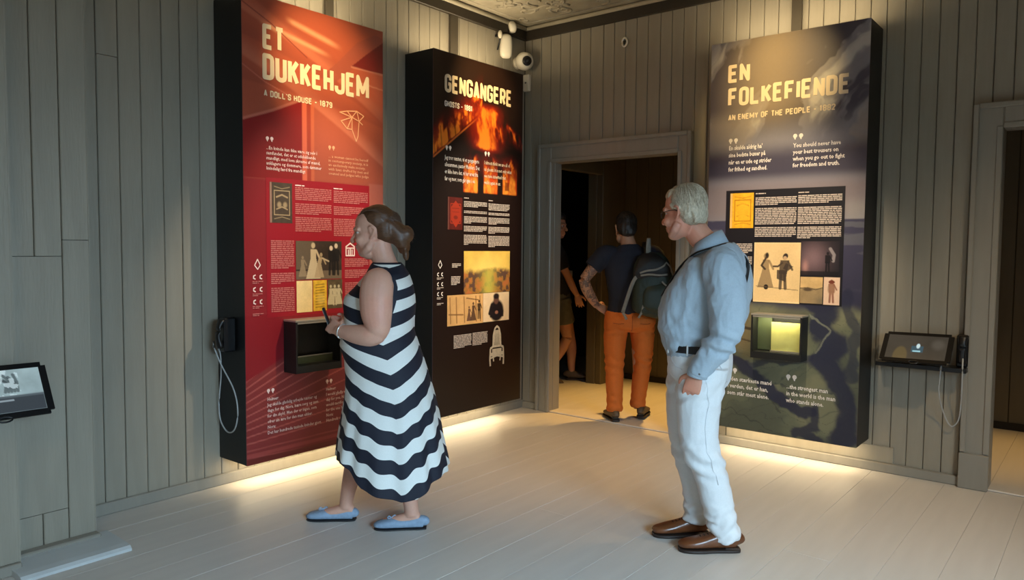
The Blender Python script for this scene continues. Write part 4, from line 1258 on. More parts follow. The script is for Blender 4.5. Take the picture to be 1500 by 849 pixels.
def frame(c, heading, pitch=0.0, tilt=0.0, s=1.0):
    """Head frame: x forward, y left, z up. heading is measured from the local +x axis; pitch > 0 looks down."""
    return Matrix.Translation(c) @ Matrix.Rotation(heading, 4, 'Z') @ Matrix.Rotation(pitch, 4, 'Y') @ Matrix.Rotation(tilt, 4, 'X') @ Matrix.Diagonal((s, s, s, 1))


def head_shape(bm, M, chin=1.0, fat=0.0):
    h = bmesh.new()
    ball(h, (-.004, 0, .045), (.096, .076, .092), u=24, v=16)
    ball(h, (-.028, 0, .03), (.078, .073, .080), u=20, v=14)
    ball(h, (.030, 0, -.035), (.062, .060 + fat, .078), u=20, v=14)
    tube(h, [(.066, 0, -.088), (.080, 0, -.102)], [(.026, .03), (.015, .02)], ref=(0, 1, 0), sub=1, n=12)
    ball(h, (.058, 0, -.098), (.032 * chin, .034 + fat * .6, .024), u=14, v=10)
    for s in (-1, 1):
        tube(h, [(.004, s * .052, -.045), (.02, s * (.054 + fat), -.072), (.055, s * .034, -.096)], [.020, .021, .018], sub=3, n=10)   # jaw line
        ball(h, (.060, s * .040, -.030), (.030, .026 + fat * .5, .028), u=14, v=10)                                                # cheek
        tube(h, [(.060, s * .062, .022), (.084, s * .036, .030), (.092, s * .008, .022)], [.011, .012, .010], sub=3, n=8)      # brow
        # ear: rim, lobe, hollow
        tube(h, [(.006, s * .070, -.024), (-.006, s * .078, -.022), (-.022, s * .087, .004), (-.022, s * .090, .024), (-.006, s * .086, .034), (.008, s * .078, .022)], [.008, .007, .007, .007, .007, .005], sub=3, n=8)
        ball(h, (-.006, s * .074, .006), (.016, .009, .022), u=10, v=8)
        ball(h, (.109, s * .013, -.034), (.011, .009, .008), u=10, v=8)                                                            # nostril wing
        tube(h, [(.074, s * .046, .004), (.084, s * .034, -.0045), (.086, s * .020, -.004)], [.004, .005, .004], sub=2, n=8)       # lower lid
    tube(h, [(.090, 0, .020), (.102, 0, -.005), (.117, 0, -.028), (.108, 0, -.040)], [(.008, .010), (.009, .010), (.012, .012), (.008, .012)], ref=(1, 0, 0), sub=4, n=12)
    tube(h, [(.078, -.026, -.062), (.094, -.012, -.058), (.097, 0, -.060), (.094, .012, -.058), (.078, .026, -.062)], [.004, .0065, .006, .0065, .004], sub=3, n=8)
    tube(h, [(.076, -.024, -.066), (.092, -.010, -.071), (.094, 0, -.072), (.092, .010, -.071), (.076, .024, -.066)], [.004, .007, .0075, .007, .004], sub=3, n=8)
    ball(h, (.080, 0, -.066), (.012, .026, .020), u=12, v=8)
    merge(bm, h, M)


M_EYE = mat('eye_white', rgb(210, 205, 196), 0.15, noise=.02)
M_IRIS = mat('iris_dark', rgb(52, 44, 36), 0.1, noise=.05)


def eyes(parent, M):
    for s in (-1, 1):
        c = M @ Vector((.0715, s * .032, .009))
        e = obj('eye', ball(bmesh.new(), (0, 0, 0), .0118), M_EYE, parent, c, smooth=True)
        q = M.to_3x3() @ Vector((.0085, 0, 0))
        obj('iris', ball(bmesh.new(), tuple(q), .0062, u=12, v=8), M_IRIS, e, smooth=True)


def hand_shape(bm, M, side, curl=(.5, .6, .4), spread=.0, thumb=.3, s=1.0):
    """Hand: x along the fingers, y across towards the thumb (side=+1) , -z is the palm side."""
    h = bmesh.new()
    tube(h, [(-.03, 0, 0), (.0, 0, 0), (.035, 0, 0), (.070, 0, 0), (.092, 0, -.001)], [(.026, .020), (.029, .018), (.040, .017), (.043, .014), (.040, .010)], ref=(0, 1, 0), sub=3, n=16)
    L = (.074, .083, .077, .060)
    for i in range(4):
        y = (.033 - .0225 * i) * side
        p = Vector((.086 - (.006 if i == 3 else 0), y, 0)); a = 0.05; yaw = spread * (1.2 - i) * side
        pts = [tuple(p - Vector((.02, 0, 0))), tuple(p)]
        for k, f in enumerate((.45, .32, .23)):
            a += curl[k] * (1 + .08 * i)
            d = Vector((math.cos(a) * math.cos(yaw), math.sin(yaw), -math.sin(a)))
            p = p + d * (L[i] * f); pts.append(tuple(p))
        tube(h, pts, [.0095, .0092, .0086, .0080, .0066], sub=3, n=10)
        ball(h, pts[-1], .0066, u=10, v=8)
    p = Vector((.018, .030 * side, -.004)); pts = [tuple(Vector((.0, .012 * side, -.002))), tuple(p)]
    for f, (dx, dy, dz) in ((.042, (.62, .72, -.35)), (.032, (.85, .45 - thumb * .5, -.45 - thumb * .3)), (.024, (.92, .15 - thumb * .5, -.5 - thumb * .4))):
        p = p + Vector((dx, dy * side, dz)).normalized() * f; pts.append(tuple(p))
    tube(h, pts, [.015, .0145, .0118, .0106, .0085], sub=3, n=10)
    ball(h, pts[-1], .0085, u=10, v=8)
    bmesh.ops.scale(h, vec=(s, s, s), verts=h.verts[:])
    merge(bm, h, M)


def hand_frame(wrist, direction, dorsal):
    x = Vector(direction).normalized(); z = Vector(dorsal); z = (z - x * z.dot(x)).normalized(); y = z.cross(x)
    M = Matrix((x, y, z)).transposed().to_4x4(); M.translation = Vector(wrist)
    return M


def skin_color(base, red=.22, seed=0.0, extra=None):
    b = np.array(base)
    def f(co):
        n = fbm(co[:, 0] * 14 + seed, co[:, 1] * 14, co[:, 2] * 14, 4)
        c = b[None, :] * (1 + .18 * (n - .5))[:, None]
        r = sstep(.45, .7, fbm(co[:, 0] * 6 + 5 + seed, co[:, 1] * 6, co[:, 2] * 6, 3)) * red
        c = c * (1 - r[:, None] * np.array([0.0, .30, .34]))
        if extra: c = extra(co, c)
        return c
    return f


def near(co, a, b):
    """Distance of points to the segment a-b and the parameter along it."""
    a = np.array(a, float); b = np.array(b, float); d = b - a
    t = np.clip(((co - a) @ d) / (d @ d), 0, 1)
    return np.linalg.norm(co - (a + t[:, None] * d), axis=1), t


def wrinkle(amp, sx=1.0, sy=1.0, sz=1.0, seed=0.0, base=0.0):
    def f(co):
        w = fbm(co[:, 0] * 5 + seed, co[:, 1] * 5, co[:, 2] * 5, 3) * 1.4
        n = fbm(co[:, 0] * sx + w + seed, co[:, 1] * sy + w, co[:, 2] * sz + w, 4)
        r = 1 - np.abs(2 * n - 1) * 2.2
        return base + amp * np.clip(r, -1, 1)
    return f


def shoe(parent, M, length, prof, m, m_sole, lace=None, sole_t=.014, heel=0.0, bow=None):
    """Shoe with x from heel (0) to toe (1): prof = list of (s, half width, height)."""
    b = bmesh.new()
    tube(b, [(s * length, 0, sole_t + h / 2) for s, w, h in prof], [(w, h / 2) for s, w, h in prof], ref=(0, 1, 0), sub=4, n=20, power=2.5)
    bmesh.ops.transform(b, matrix=M, verts=b.verts[:])
    o = obj('shoe', b, m, parent, smooth=True)
    s_ = bmesh.new()
    tube(s_, [(s * length, 0, sole_t * .5 + (0.0 if s > .3 else 0)) for s, w, h in prof], [(w * 1.03 + .002, sole_t * .55) for s, w, h in prof], ref=(0, 1, 0), sub=4, n=20, power=5)
    if heel: box(s_, .004, length * .26, -.032, .032, 0.0, sole_t + heel, bev=.004)
    bmesh.ops.transform(s_, matrix=M, verts=s_.verts[:])
    obj('sole', s_, m_sole, o, smooth=False)
    if lace:
        l = bmesh.new()
        for k in range(4):
            xx = length * (.46 + .06 * k); zz = sole_t + np.interp(xx / length, [p[0] for p in prof], [p[2] for p in prof])
            tube(l, [(xx, -.02, zz - .006), (xx, 0, zz + .002), (xx, .02, zz - .006)], .0028, sub=3, n=6)
        bmesh.ops.transform(l, matrix=M, verts=l.verts[:])
        q = obj('laces', l, lace, o, smooth=True); q['kind'] = 'stuff'
    if bow:
        l = bmesh.new(); xx = length * .66; zz = sole_t + np.interp(.66, [p[0] for p in prof], [p[2] for p in prof])
        tube(l, [(xx, -.026, zz - .010), (xx, 0, zz + .001), (xx, .026, zz - .010)], (.004), sub=3, n=6)
        for s in (-1, 1):
            tube(l, [(xx, 0, zz + .003), (xx + .014 * s, s * .006, zz + .014), (xx + .02 * s, s * .014, zz + .004), (xx, 0, zz + .003)], .003, sub=4, n=6)
        bmesh.ops.transform(l, matrix=M, verts=l.verts[:])
        obj('shoe_bow', l, bow, o, smooth=True)
    return o


def strands(name, parent, m, M, gen, n, seed, r=.0016):
    rs = random.Random(seed)
    bm = bmesh.new()
    for _ in range(n):
        pts = gen(rs)
        if pts is None: continue
        k = len(pts)
        tube(bm, pts, [r * (1 - .6 * i / (k - 1)) for i in range(k)], sub=2, n=4)
    if M is not None: bmesh.ops.transform(bm, matrix=M, verts=bm.verts[:])
    o = obj(name, bm, m, parent, smooth=True); o['kind'] = 'stuff'
    return o


M_SKIN = mat('skin', (1, 1, 1), 0.5, attr='Col', noise=.03, nscale=120, bump=.12, bscale=220)
for _n in ('Subsurface Weight',):
    M_SKIN.node_tree.nodes['Principled BSDF'].inputs[_n].default_value = 0.12
M_SKIN.node_tree.nodes['Principled BSDF'].inputs['Subsurface Radius'].default_value = (.02, .008, .004)

# ================================================================ woman in the striped dress
woman = empty('person', (1.289, -2.826, 0.0), YAW)
tag(woman, 'woman in a navy and white striped dress walking past the red panel', 'person')
HW = frame((-.062, 0, 1.568), math.pi - .03, .10, 0, 1.02)
b = bmesh.new()
head_shape(b, HW, 1.0, .010)
tube(b, [(.012, 0, 1.33), (.0, 0, 1.40), (-.022, 0, 1.47), (-.035, 0, 1.53)], [(.085, .10), (.066, .068), (.060, .058), (.060, .058)], ref=(1, 0, 0), sub=3, n=18)
ball(b, (-.085, 0, 1.458), (.040, .046, .030))                                                    # soft under-chin
tube(b, [(-.02, 0, .80), (-.03, 0, .92), (-.03, 0, 1.05), (-.03, 0, 1.15), (-.02, 0, 1.23), (.01, 0, 1.31), (.018, 0, 1.36), (.01, 0, 1.40)],
     [(.14, .17), (.15, .175), (.15, .17), (.15, .17), (.145, .165), (.11, .155), (.08, .12), (.06, .07)], ref=(1, 0, 0), sub=3, n=24)
# near arm, bent, and far arm, both holding a phone
ARM_N = [(.010, -.150, 1.350), (-.004, -.185, 1.322), (-.010, -.214, 1.25), (-.006, -.230, 1.165), (.004, -.236, 1.095), (.004, -.228, 1.060)]
tube(b, ARM_N, [(.055, .05), (.080, .066), (.085, .068), (.080, .066), (.064, .058), (.050, .048)], ref=(1, 0, 0), sub=4, n=20)
FORE_N = [(.010, -.230, 1.068), (-.04, -.222, 1.050), (-.12, -.190, 1.052), (-.19, -.155, 1.060), (-.225, -.135, 1.064)]
tube(b, FORE_N, [.052, .057, .049, .035, .030], ref=(0, 0, 1), sub=4, n=18)
ball(b, (.004, -.229, 1.072), (.050, .050, .052))
ARM_F = [(.010, .150, 1.345), (-.004, .190, 1.315), (-.012, .222, 1.24), (-.01, .240, 1.14), (.0, .240, 1.05)]
tube(b, ARM_F, [(.055, .05), (.082, .068), (.088, .068), (.078, .062), (.056, .05)], ref=(1, 0, 0), sub=4, n=18)
FORE_F = [(.0, .240, 1.05), (-.09, .17, 1.045), (-.18, .07, 1.065), (-.215, .03, 1.075)]
tube(b, FORE_F, [.055, .052, .038, .031], ref=(0, 0, 1), sub=4, n=18)
hand_shape(b, hand_frame((-.222, -.134, 1.064), (-.62, .62, .30), (-.35, -.75, .5)), -1, (.55, .75, .5), .05, .2, .92)
hand_shape(b, hand_frame((-.215, .03, 1.075), (-.75, -.45, .25), (-.5, .7, .4)), 1, (.6, .8, .5), .05, .2, .92)
# legs
LEG_F = [(-.02, .10, .86), (-.06, .09, .68), (-.115, .075, .50), (-.165, .065, .36), (-.200, .055, .22), (-.222, .05, .12), (-.225, .05, .07)]
tube(b, LEG_F, [.085, .080, .064, .060, .047, .037, .038], ref=(1, 0, 0), sub=4, n=18)
LEG_B = [(.0, -.10, .86), (.03, -.09, .68), (.055, -.08, .50), (.10, -.07, .36), (.130, -.062, .22), (.145, -.06, .12), (.150, -.06, .07)]
tube(b, LEG_B, [.085, .080, .064, .060, .048, .039, .040], ref=(1, 0, 0), sub=4, n=18)
for x0, y0 in ((-.185, .05), (.192, -.06)):
    tube(b, [(x0, y0, .05), (x0 - .05, y0, .055), (x0 - .12, y0, .042), (x0 - .20, y0, .032)], [(.028, .03), (.032, .034), (.036, .026), (.034, .014)], ref=(0, 1, 0), sub=3, n=14)


def w_extra(co, c):
    p = np.array(HW.inverted()); q = co @ p[:3, :3].T + p[:3, 3]
    lips = np.exp(-((q[:, 0] - .094) / .02) ** 2 - (q[:, 1] / .026) ** 2 - ((q[:, 2] + .065) / .011) ** 2)
    c = c * (1 - lips[:, None] * np.array([.15, .45, .40]))
    brow = np.exp(-((q[:, 2] - .036) / .006) ** 2) * (np.abs(q[:, 1]) > .012) * (np.abs(q[:, 1]) < .055) * (q[:, 0] > .05)
    return c * (1 - .45 * brow[:, None])


bake('body', b, .0048, 7, M_SKIN, woman, None, skin_color(rgb(212, 162, 140), .35, 1.0, w_extra))
eyes(woman, HW)

# dress: rings round the figure, chevron stripes as a phase carried by the mesh
DZ = [1.412, 1.40, 1.375, 1.353, 1.315, 1.278, 1.234, 1.185, 1.111, 1.05, .982, .908, .82, .727, .60, .47, .36, .28, .12, .02]
DF = [-.062, -.072, -.085, -.094, -.125, -.155, -.196, -.208, -.211, -.220, -.233, -.208, -.203, -.207, -.225, -.245, -.257, -.262, -.268, -.27]
DB = [.080, .092, .108, .122, .135, .146, .152, .155, .149, .148, .172, .198, .225, .250, .280, .304, .327, .342, .358, .365]
DW = [.082, .092, .118, .148, .178, .183, .188, .192, .197, .204, .214, .222, .232, .242, .254, .265, .275, .282, .294, .30]
HT = np.radians([0, 30, 44, 53, 60, 70, 85, 103, 118, 137, 160, 180]); HZ = [.385, .385, .385, .36, .325, .277, .243, .212, .222, .280, .312, .31]
NT, NZ = 216, 230
th = np.linspace(0, 2 * np.pi, NT, endpoint=False)
tm = np.where(th > np.pi, 2 * np.pi - th, th)
hem = np.interp(tm, HT, HZ)
T, K = np.meshgrid(th, np.linspace(0, 1, NZ)); TM = np.where(T > np.pi, 2 * np.pi - T, T)
Z = 1.412 + (hem[None, :] - 1.412) * K
iz = lambda arr: np.interp(-Z, [-z for z in DZ], arr)
fr_, bk_, wd_ = iz(DF), iz(DB), iz(DW)
cx = (fr_ + bk_) / 2; a_ = (bk_ - fr_) / 2
low = sstep(.95, .2, Z)
rip = 1 + low * (.028 * np.sin(T * 9 + .6 + 2 * Z) + .020 * np.sin(T * 17 + 2.0 - 3 * Z)) + .006 * np.sin(T * 5 + 14 * Z)
ct, sn = np.cos(T), np.sin(T)
pw = 2.3
rx = np.sign(ct) * np.abs(ct) ** (2 / pw); ry = np.sign(sn) * np.abs(sn) ** (2 / pw)
X = cx - a_ * rx * rip; Y = -wd_ * ry * rip
bust = np.exp(-((Z - 1.215) / .055) ** 2) * np.exp(-((np.abs(Y) - .085) / .06) ** 2) * (ct > .2)
X = X - .012 * bust
Zs = Z + (T > np.pi) * 0.0
ts = np.radians(103.0)
arc = np.abs(TM - ts) * (a_ + wd_) / 2
kk = np.interp(-Z, [-1.4, -1.1, -.95, -.6, -.1], [.22, .26, .48, .52, .52])
S = .40 * sstep(1.16, 1.36, Zs) + (Zs - kk * arc + .010 * low * np.sin(T * 17 + 2 - 3 * Z) - .922) / .1490
co = np.stack([X, Y, Zs], -1).reshape(-1, 3)
i = np.arange(NT * NZ).reshape(NZ, NT)
q = np.stack([i[:-1], i[1:], np.roll(i[1:], -1, 1), np.roll(i[:-1], -1, 1)], -1).reshape(-1, 4)
me = bpy.data.meshes.new('dress'); me.from_pydata(co.tolist(), [], q.tolist()); me.update()
at = me.attributes.new('stripe', 'FLOAT', 'POINT'); at.data.foreach_set('value', S.ravel().astype(np.float32))
d1, t1 = near(co, ARM_N[0], ARM_N[3]); d2, t2 = near(co, ARM_F[0], ARM_F[3])
rad = np.interp(t1, [0, .25, .6, 1], [.05, .073, .080, .077])
trim = np.minimum(d1, d2) - rad
trim = np.where(co[:, 2] > 1.10, trim, 1.0)
trim = np.minimum(trim, np.where(K.ravel() < .005, -1.0, 1.0))
at = me.attributes.new('trim', 'FLOAT', 'POINT'); at.data.foreach_set('value', trim.astype(np.float32))
me.polygons.foreach_set('use_smooth', [True] * len(me.polygons))
M_DRESS = mat('striped_jersey', rgb(226, 228, 224), 0.75, noise=.05, nscale=300, bump=.15, bscale=160)
nt = M_DRESS.node_tree; pb = nt.nodes['Principled BSDF']
A1 = nt.nodes.new('ShaderNodeAttribute'); A1.attribute_name = 'stripe'
A2 = nt.nodes.new('ShaderNodeAttribute'); A2.attribute_name = 'trim'
fr1 = nt.nodes.new('ShaderNodeMath'); fr1.operation = 'FRACT'; nt.links.new(A1.outputs['Fac'], fr1.inputs[0])
lt = nt.nodes.new('ShaderNodeMath'); lt.operation = 'LESS_THAN'; lt.inputs[1].default_value = .5; nt.links.new(fr1.outputs[0], lt.inputs[0])
lt2 = nt.nodes.new('ShaderNodeMath'); lt2.operation = 'LESS_THAN'; lt2.inputs[1].default_value = .011; nt.links.new(A2.outputs['Fac'], lt2.inputs[0])
mx = nt.nodes.new('ShaderNodeMath'); mx.operation = 'MAXIMUM'; nt.links.new(lt.outputs[0], mx.inputs[0]); nt.links.new(lt2.outputs[0], mx.inputs[1])
mc = nt.nodes.new('ShaderNodeMix'); mc.data_type = 'RGBA'; nt.links.new(mx.outputs[0], mc.inputs[0])
old = pb.inputs['Base Color'].links[0].from_socket
nt.links.new(old, mc.inputs[6]); mc.inputs[7].default_value = (*rgb(20, 24, 40), 1)
nt.links.new(mc.outputs[2], pb.inputs['Base Color'])
me.materials.append(M_DRESS)
dress = bpy.data.objects.new('dress', me); link(dress, woman)
so = dress.modifiers.new('thickness', 'SOLIDIFY'); so.thickness = .004; so.offset = 1

# hair drawn back into a loose low bun
M_HAIR_W = mat('brown_hair', rgb(84, 56, 36), 0.45, noise=.35, nscale=40, stretch=(1, 6, 6))
hb = bmesh.new()
ball(hb, (-.030, 0, .064), (.094, .083, .084)); ball(hb, (-.062, 0, .022), (.070, .080, .086)); ball(hb, (-.002, 0, .094), (.068, .064, .046))
tube(hb, [(-.09, 0, .03), (-.120, 0, -.01), (-.140, 0, -.05), (-.145, 0, -.09)], [(.055, .064), (.055, .060), (.048, .055), (.03, .035)], ref=(1, 0, 0), sub=3, n=16)
ball(hb, (-.168, 0, -.020), (.042, .048, .046)); ball(hb, (-.145, -.02, -.078), (.036, .036, .046)); ball(hb, (-.158, .01, -.125), (.018, .022, .034))
merge_b = bmesh.new(); merge(merge_b, hb, HW)
hw = bake('hair', merge_b, .006, 3, M_HAIR_W, woman, lambda c: .004 * (fbm(c[:, 0] * 30, c[:, 1] * 90, c[:, 2] * 60 + 30 * c[:, 0], 3) - .5))


def gen_w(rs):
    a = rs.uniform(-1.45, 1.45); s0 = rs.uniform(.06, .5)
    pts = []
    for k in range(7):
        t = s0 + (1 - s0) * k / 6
        u = t * 1.0
        ang = 1.15 - 2.15 * u
        r1 = 1.03 + .05 * rs.random()
        x = -.032 + .094 * r1 * math.sin(ang) if True else 0
        z = .062 + .086 * r1 * math.cos(ang)
        y = .084 * r1 * math.sin(a) * (1 - .55 * u * u) * (.55 + .45 * math.cos(ang * .6))
        pts.append((x - .03 * u * u, y, z - .02 * abs(math.sin(a)) - .04 * u * u * (1 + abs(a))))
    e = pts[-1]
    q = rs.uniform(0, 6.28); R = rs.uniform(.02, .05)
    pts += [(-.150 + R * .5 * math.cos(q), e[1] * .5, -.03 + R * math.sin(q)), (-.172 + R * math.cos(q + .9), R * .7 * math.sin(q), -.03 + R * math.sin(q + .9))]
    return pts


strands('loose_hair', woman, M_HAIR_W, HW, gen_w, 190, 5, .0014)
# loafers, phone, watch
M_SUEDE = mat('pale_blue_suede', rgb(138, 160, 184), 0.8, noise=.12, nscale=60, bump=.2, bscale=150)
M_SOLE_D = mat('dark_sole', rgb(36, 34, 36), 0.6, noise=.1)
WP = [(0.0, .018, .030), (.03, .027, .056), (.14, .033, .060), (.32, .034, .050), (.5, .038, .046), (.62, .042, .050), (.78, .043, .042), (.92, .034, .032), (.985, .016, .020)]
shoe(woman, Matrix.Translation((-.172, .05, 0)) @ Matrix.Rotation(math.pi, 4, 'Z'), .272, WP, M_SUEDE, M_SOLE_D, sole_t=.007, bow=M_SUEDE)
shoe(woman, Matrix.Translation((.228, -.06, 0)) @ Matrix.Rotation(math.pi + .06, 4, 'Z'), .28, WP, M_SUEDE, M_SOLE_D, sole_t=.007, bow=M_SUEDE)
M_PHONE = mat('black_phone', rgb(14, 14, 16), .25, noise=.05)
Mp = Matrix.Translation((-.292, -.055, 1.105)) @ Matrix.Rotation(-.35, 4, 'Y') @ Matrix.Rotation(.2, 4, 'Z')
pb_ = B(-.006, .006, -.036, .036, -.07, .075, bev=.003); bmesh.ops.transform(pb_, matrix=Matrix.Translation((1.289, -2.826, 0)) @ Matrix.Rotation(YAW, 4, 'Z') @ Mp, verts=pb_.verts[:])
phone = obj('phone', pb_, M_PHONE); tag(phone, 'black phone held in the hands of the woman in the striped dress', 'phone')
pc = B(-.008, -.006, -.033, .033, -.064, .069); bmesh.ops.transform(pc, matrix=Matrix.Translation((1.289, -2.826, 0)) @ Matrix.Rotation(YAW, 4, 'Z') @ Mp, verts=pc.verts[:])
obj('phone_back', pc, M_STEEL, phone)
wb_ = bmesh.new()
wc = Vector((-.196, -.153, 1.061)); wd = Vector((-.8, .5, .15)).normalized(); uu = wd.orthogonal().normalized(); vv = wd.cross(uu)
tube(wb_, [tuple(wc + (uu * math.cos(k * math.pi / 8) + vv * math.sin(k * math.pi / 8)) * .0375) for k in range(17)], (.0035), sub=1, n=8)
obj('bracelet', wb_, mat('silver_bracelet', rgb(214, 214, 208), .25, metal=.6, noise=.03), woman, smooth=True)

# ================================================================ man in the pale blue shirt
man = empty('person', (2.761, -1.993, 0.0), YAW)
tag(man, 'grey-haired man in a pale blue shirt and white trousers, seen from behind', 'person')
AW = math.radians(26)
FM = Vector((-math.cos(AW), math.sin(AW), 0)); LM = Vector((-math.sin(AW), -math.cos(AW), 0))


def mp(f, l, z, x0=0.0, y0=0.03):
    v = FM * f + LM * l
    return (v.x + x0, v.y + y0, z)


HM = frame((-.142, .03, 1.672), math.pi - math.radians(44), .10, 0, 1.03)
b = bmesh.new()
head_shape(b, HM, 1.0, .006)
tube(b, [mp(-.03, 0, 1.42), mp(.0, 0, 1.50), mp(.06, 0, 1.56), mp(.10, 0, 1.62)], [(.075, .09), (.064, .066), (.062, .062), (.06, .06)], ref=FM, sub=3, n=18)
tube(b, [mp(.06, 0, .86), mp(.07, 0, 1.0), mp(.085, 0, 1.15), mp(.05, 0, 1.3), mp(.0, 0, 1.42), mp(-.01, 0, 1.48)], [(.12, .16), (.13, .155), (.14, .16), (.12, .18), (.09, .17), (.05, .08)], ref=FM, sub=3, n=22)
SH = mp(-.075, .185, 1.425); EL = mp(-.118, .245, 1.105); WR = mp(.015, .225, .905)
tube(b, [mp(-.05, .12, 1.42), SH, mp(-.105, .225, 1.28), EL], [.05, .058, .048, .040], sub=4, n=16)
tube(b, [EL, mp(-.06, .240, 1.01), WR], [.042, .042, .029], sub=4, n=16)
hand_shape(b, hand_frame(WR, Vector(FM) * .30 + Vector((0, 0, -1)) - LM * .05, LM), -1, (.45, .55, .35), .03, .35, 1.0)
SH2 = mp(-.06, -.185, 1.42); EL2 = mp(-.06, -.25, 1.12); WR2 = mp(.08, -.22, .90)
tube(b, [mp(-.05, -.12, 1.42), SH2, mp(-.08, -.225, 1.28), EL2], [.05, .058, .048, .040], sub=4, n=14)
tube(b, [EL2, WR2], [.042, .029], sub=4, n=14)
hand_shape(b, hand_frame(WR2, Vector(FM) * .3 + Vector((0, 0, -1)), -LM), 1, (.45, .55, .35), .03, .35, 1.0)
NL = [(-.055, -.06, .93), (-.065, -.06, .72), (-.058, -.06, .52), (.0, -.055, .36), (.045, -.05, .22), (.085, -.05, .10), (.09, -.05, .06)]
FL = [(-.06, .12, .93), (-.095, .13, .72), (-.085, .135, .52), (-.05, .138, .30), (-.035, .14, .10), (-.035, .14, .07)]
tube(b, NL, [.085, .08, .06, .05, .045, .036, .036], ref=(1, 0, 0), sub=3, n=14)
tube(b, FL, [.085, .08, .06, .05, .036, .036], ref=(1, 0, 0), sub=3, n=14)


def m_extra(co, c):
    p = np.array(HM.inverted()); q = co @ p[:3, :3].T + p[:3, 3]
    lips = np.exp(-((q[:, 0] - .094) / .02) ** 2 - (q[:, 1] / .026) ** 2 - ((q[:, 2] + .065) / .010) ** 2)
    c = c * (1 - lips[:, None] * np.array([.12, .35, .32]))
    beard = sstep(-.03, -.06, q[:, 2]) * sstep(-.02, .02, q[:, 0]) * (q[:, 2] > -.125) * .25
    return c * (1 - beard[:, None]) + np.array(rgb(150, 140, 132)) * beard[:, None]


bake('body', b, .0048, 5, M_SKIN, man, None, skin_color(rgb(206, 148, 122), .45, 4.0, m_extra))
eyes(man, HM)
# shirt
b = bmesh.new()
MS = [(1.505, -.02, .085, .085), (1.475, -.028, .105, .125), (1.44, -.030, .125, .175), (1.38, -.012, .142, .200), (1.30, .022, .158, .205), (1.20, .068, .172, .205), (1.12, .076, .172, .200), (1.06, .070, .160, .195), (1.02, .062, .148, .188), (.975, .058, .140, .184)]
tube(b, [mp(f, 0, z) for z, f, a, w in MS], [(a, w) for z, f, a, w in MS], ref=FM, sub=4, n=36, power=2.3)
tube(b, [mp(-.055, .10, 1.445), mp(-.080, .178, 1.42), mp(-.112, .222, 1.30), mp(-.128, .247, 1.19), mp(-.118, .250, 1.10)], [(.06, .06), (.084, .078), (.086, .076), (.080, .070), (.066, .058)], ref=FM, sub=5, n=22)
tube(b, [mp(-.122, .248, 1.13), mp(-.105, .250, 1.075), mp(-.05, .245, 1.00), mp(-.008, .236, .94), mp(.006, .230, .915)], [(.060, .054), (.066, .056), (.058, .050), (.050, .044), (.046, .042)], ref=FM, sub=5, n=22)
tube(b, [mp(-.055, -.10, 1.445), mp(-.07, -.178, 1.42), mp(-.085, -.225, 1.30), mp(-.07, -.25, 1.12)], [(.06, .06), (.08, .075), (.078, .07), (.060, .055)], ref=FM, sub=4, n=18)
tube(b, [mp(-.07, -.25, 1.13), mp(.0, -.235, 1.01), mp(.07, -.222, .92)], [(.060, .054), (.056, .05), (.045, .042)], ref=FM, sub=4, n=18)
M_SHIRT = mat('pale_blue_chambray', rgb(166, 182, 194), 0.8, noise=.06, nscale=180, bump=.12, bscale=220)


def shirt_fold(co):
    d, t = near(co, EL, SH); arm = (d < .11)
    dd, tt = near(co, EL, WR); fore = dd < .085
    base = wrinkle(.0060, 15, 15, 7, 3.0)(co) + wrinkle(.003, 26, 26, 12, 5.0)(co)
    w = fbm(co[:, 0] * 9, co[:, 1] * 9, co[:, 2] * 4, 3)
    elbow = np.exp(-((co[:, 2] - 1.07) / .07) ** 2) * (arm | fore) * .007 * np.sin(95 * co[:, 2] + 40 * co[:, 0] + 7 * w)
    back = np.exp(-((co[:, 2] - 1.10) / .12) ** 2) * .004 * np.sin(70 * co[:, 2] + 8 * w + 20 * co[:, 0])
    top = np.exp(-((co[:, 2] - 1.38) / .10) ** 2) * .004 * np.sin(60 * (co[:, 0] * .8 + co[:, 1] * .5) + 12 * w)
    return base + elbow + back + top


shirt = bake('shirt', b, .0065, 4, M_SHIRT, man, shirt_fold)
# collar standing at the neck, cuff
cb = bmesh.new()
cpts = [mp(.055 - .01 + .075 * math.cos(t), .080 * math.sin(t), 1.512 + .055 - .052 * math.cos(t)) for t in [k * math.pi / 9 for k in range(1, 18)]]
tube(cb, cpts, [(.008, .030)] * 17, ref=(FM.x * .3, FM.y * .3, .0) if False else tuple(LM), sub=2, n=12)
cb2 = bmesh.new()
vs = []
for k in range(33):
    t = math.radians(25) + k / 32 * math.radians(310)
    cf, cl = math.cos(t), math.sin(t)
    lift = -.045 * cf
    zt = 1.548 + lift * 1.0 - .012 * (cf > .6); zb_ = 1.492 + lift * .8
    vs.append([mp(.030 + .068 * cf, .068 * cl, zt), mp(.028 + .074 * cf, .074 * cl, zt + .003), mp(.014 + .098 * cf, .096 * cl, zb_), mp(.014 + .088 * cf, .088 * cl, zb_ - .004)])
rows = [[cb2.verts.new(p) for p in r] for r in vs]
for r0, r1 in zip(rows[:-1], rows[1:]):
    for k in range(4): cb2.faces.new((r0[k], r0[(k + 1) % 4], r1[(k + 1) % 4], r1[k]))
cb2.faces.new(rows[0]); cb2.faces.new(list(reversed(rows[-1]))); bmesh.ops.recalc_face_normals(cb2, faces=cb2.faces)
cb.free()
obj('collar', cb2, M_SHIRT, shirt, smooth=True)
cu = bmesh.new(); tube(cu, [mp(-.012, .237, .955), mp(.004, .231, .925), mp(.012, .228, .895)], [(.051, .046), (.051, .046), (.049, .044)], ref=FM, sub=3, n=22)
obj('cuff', cu, M_SHIRT, shirt, smooth=True)
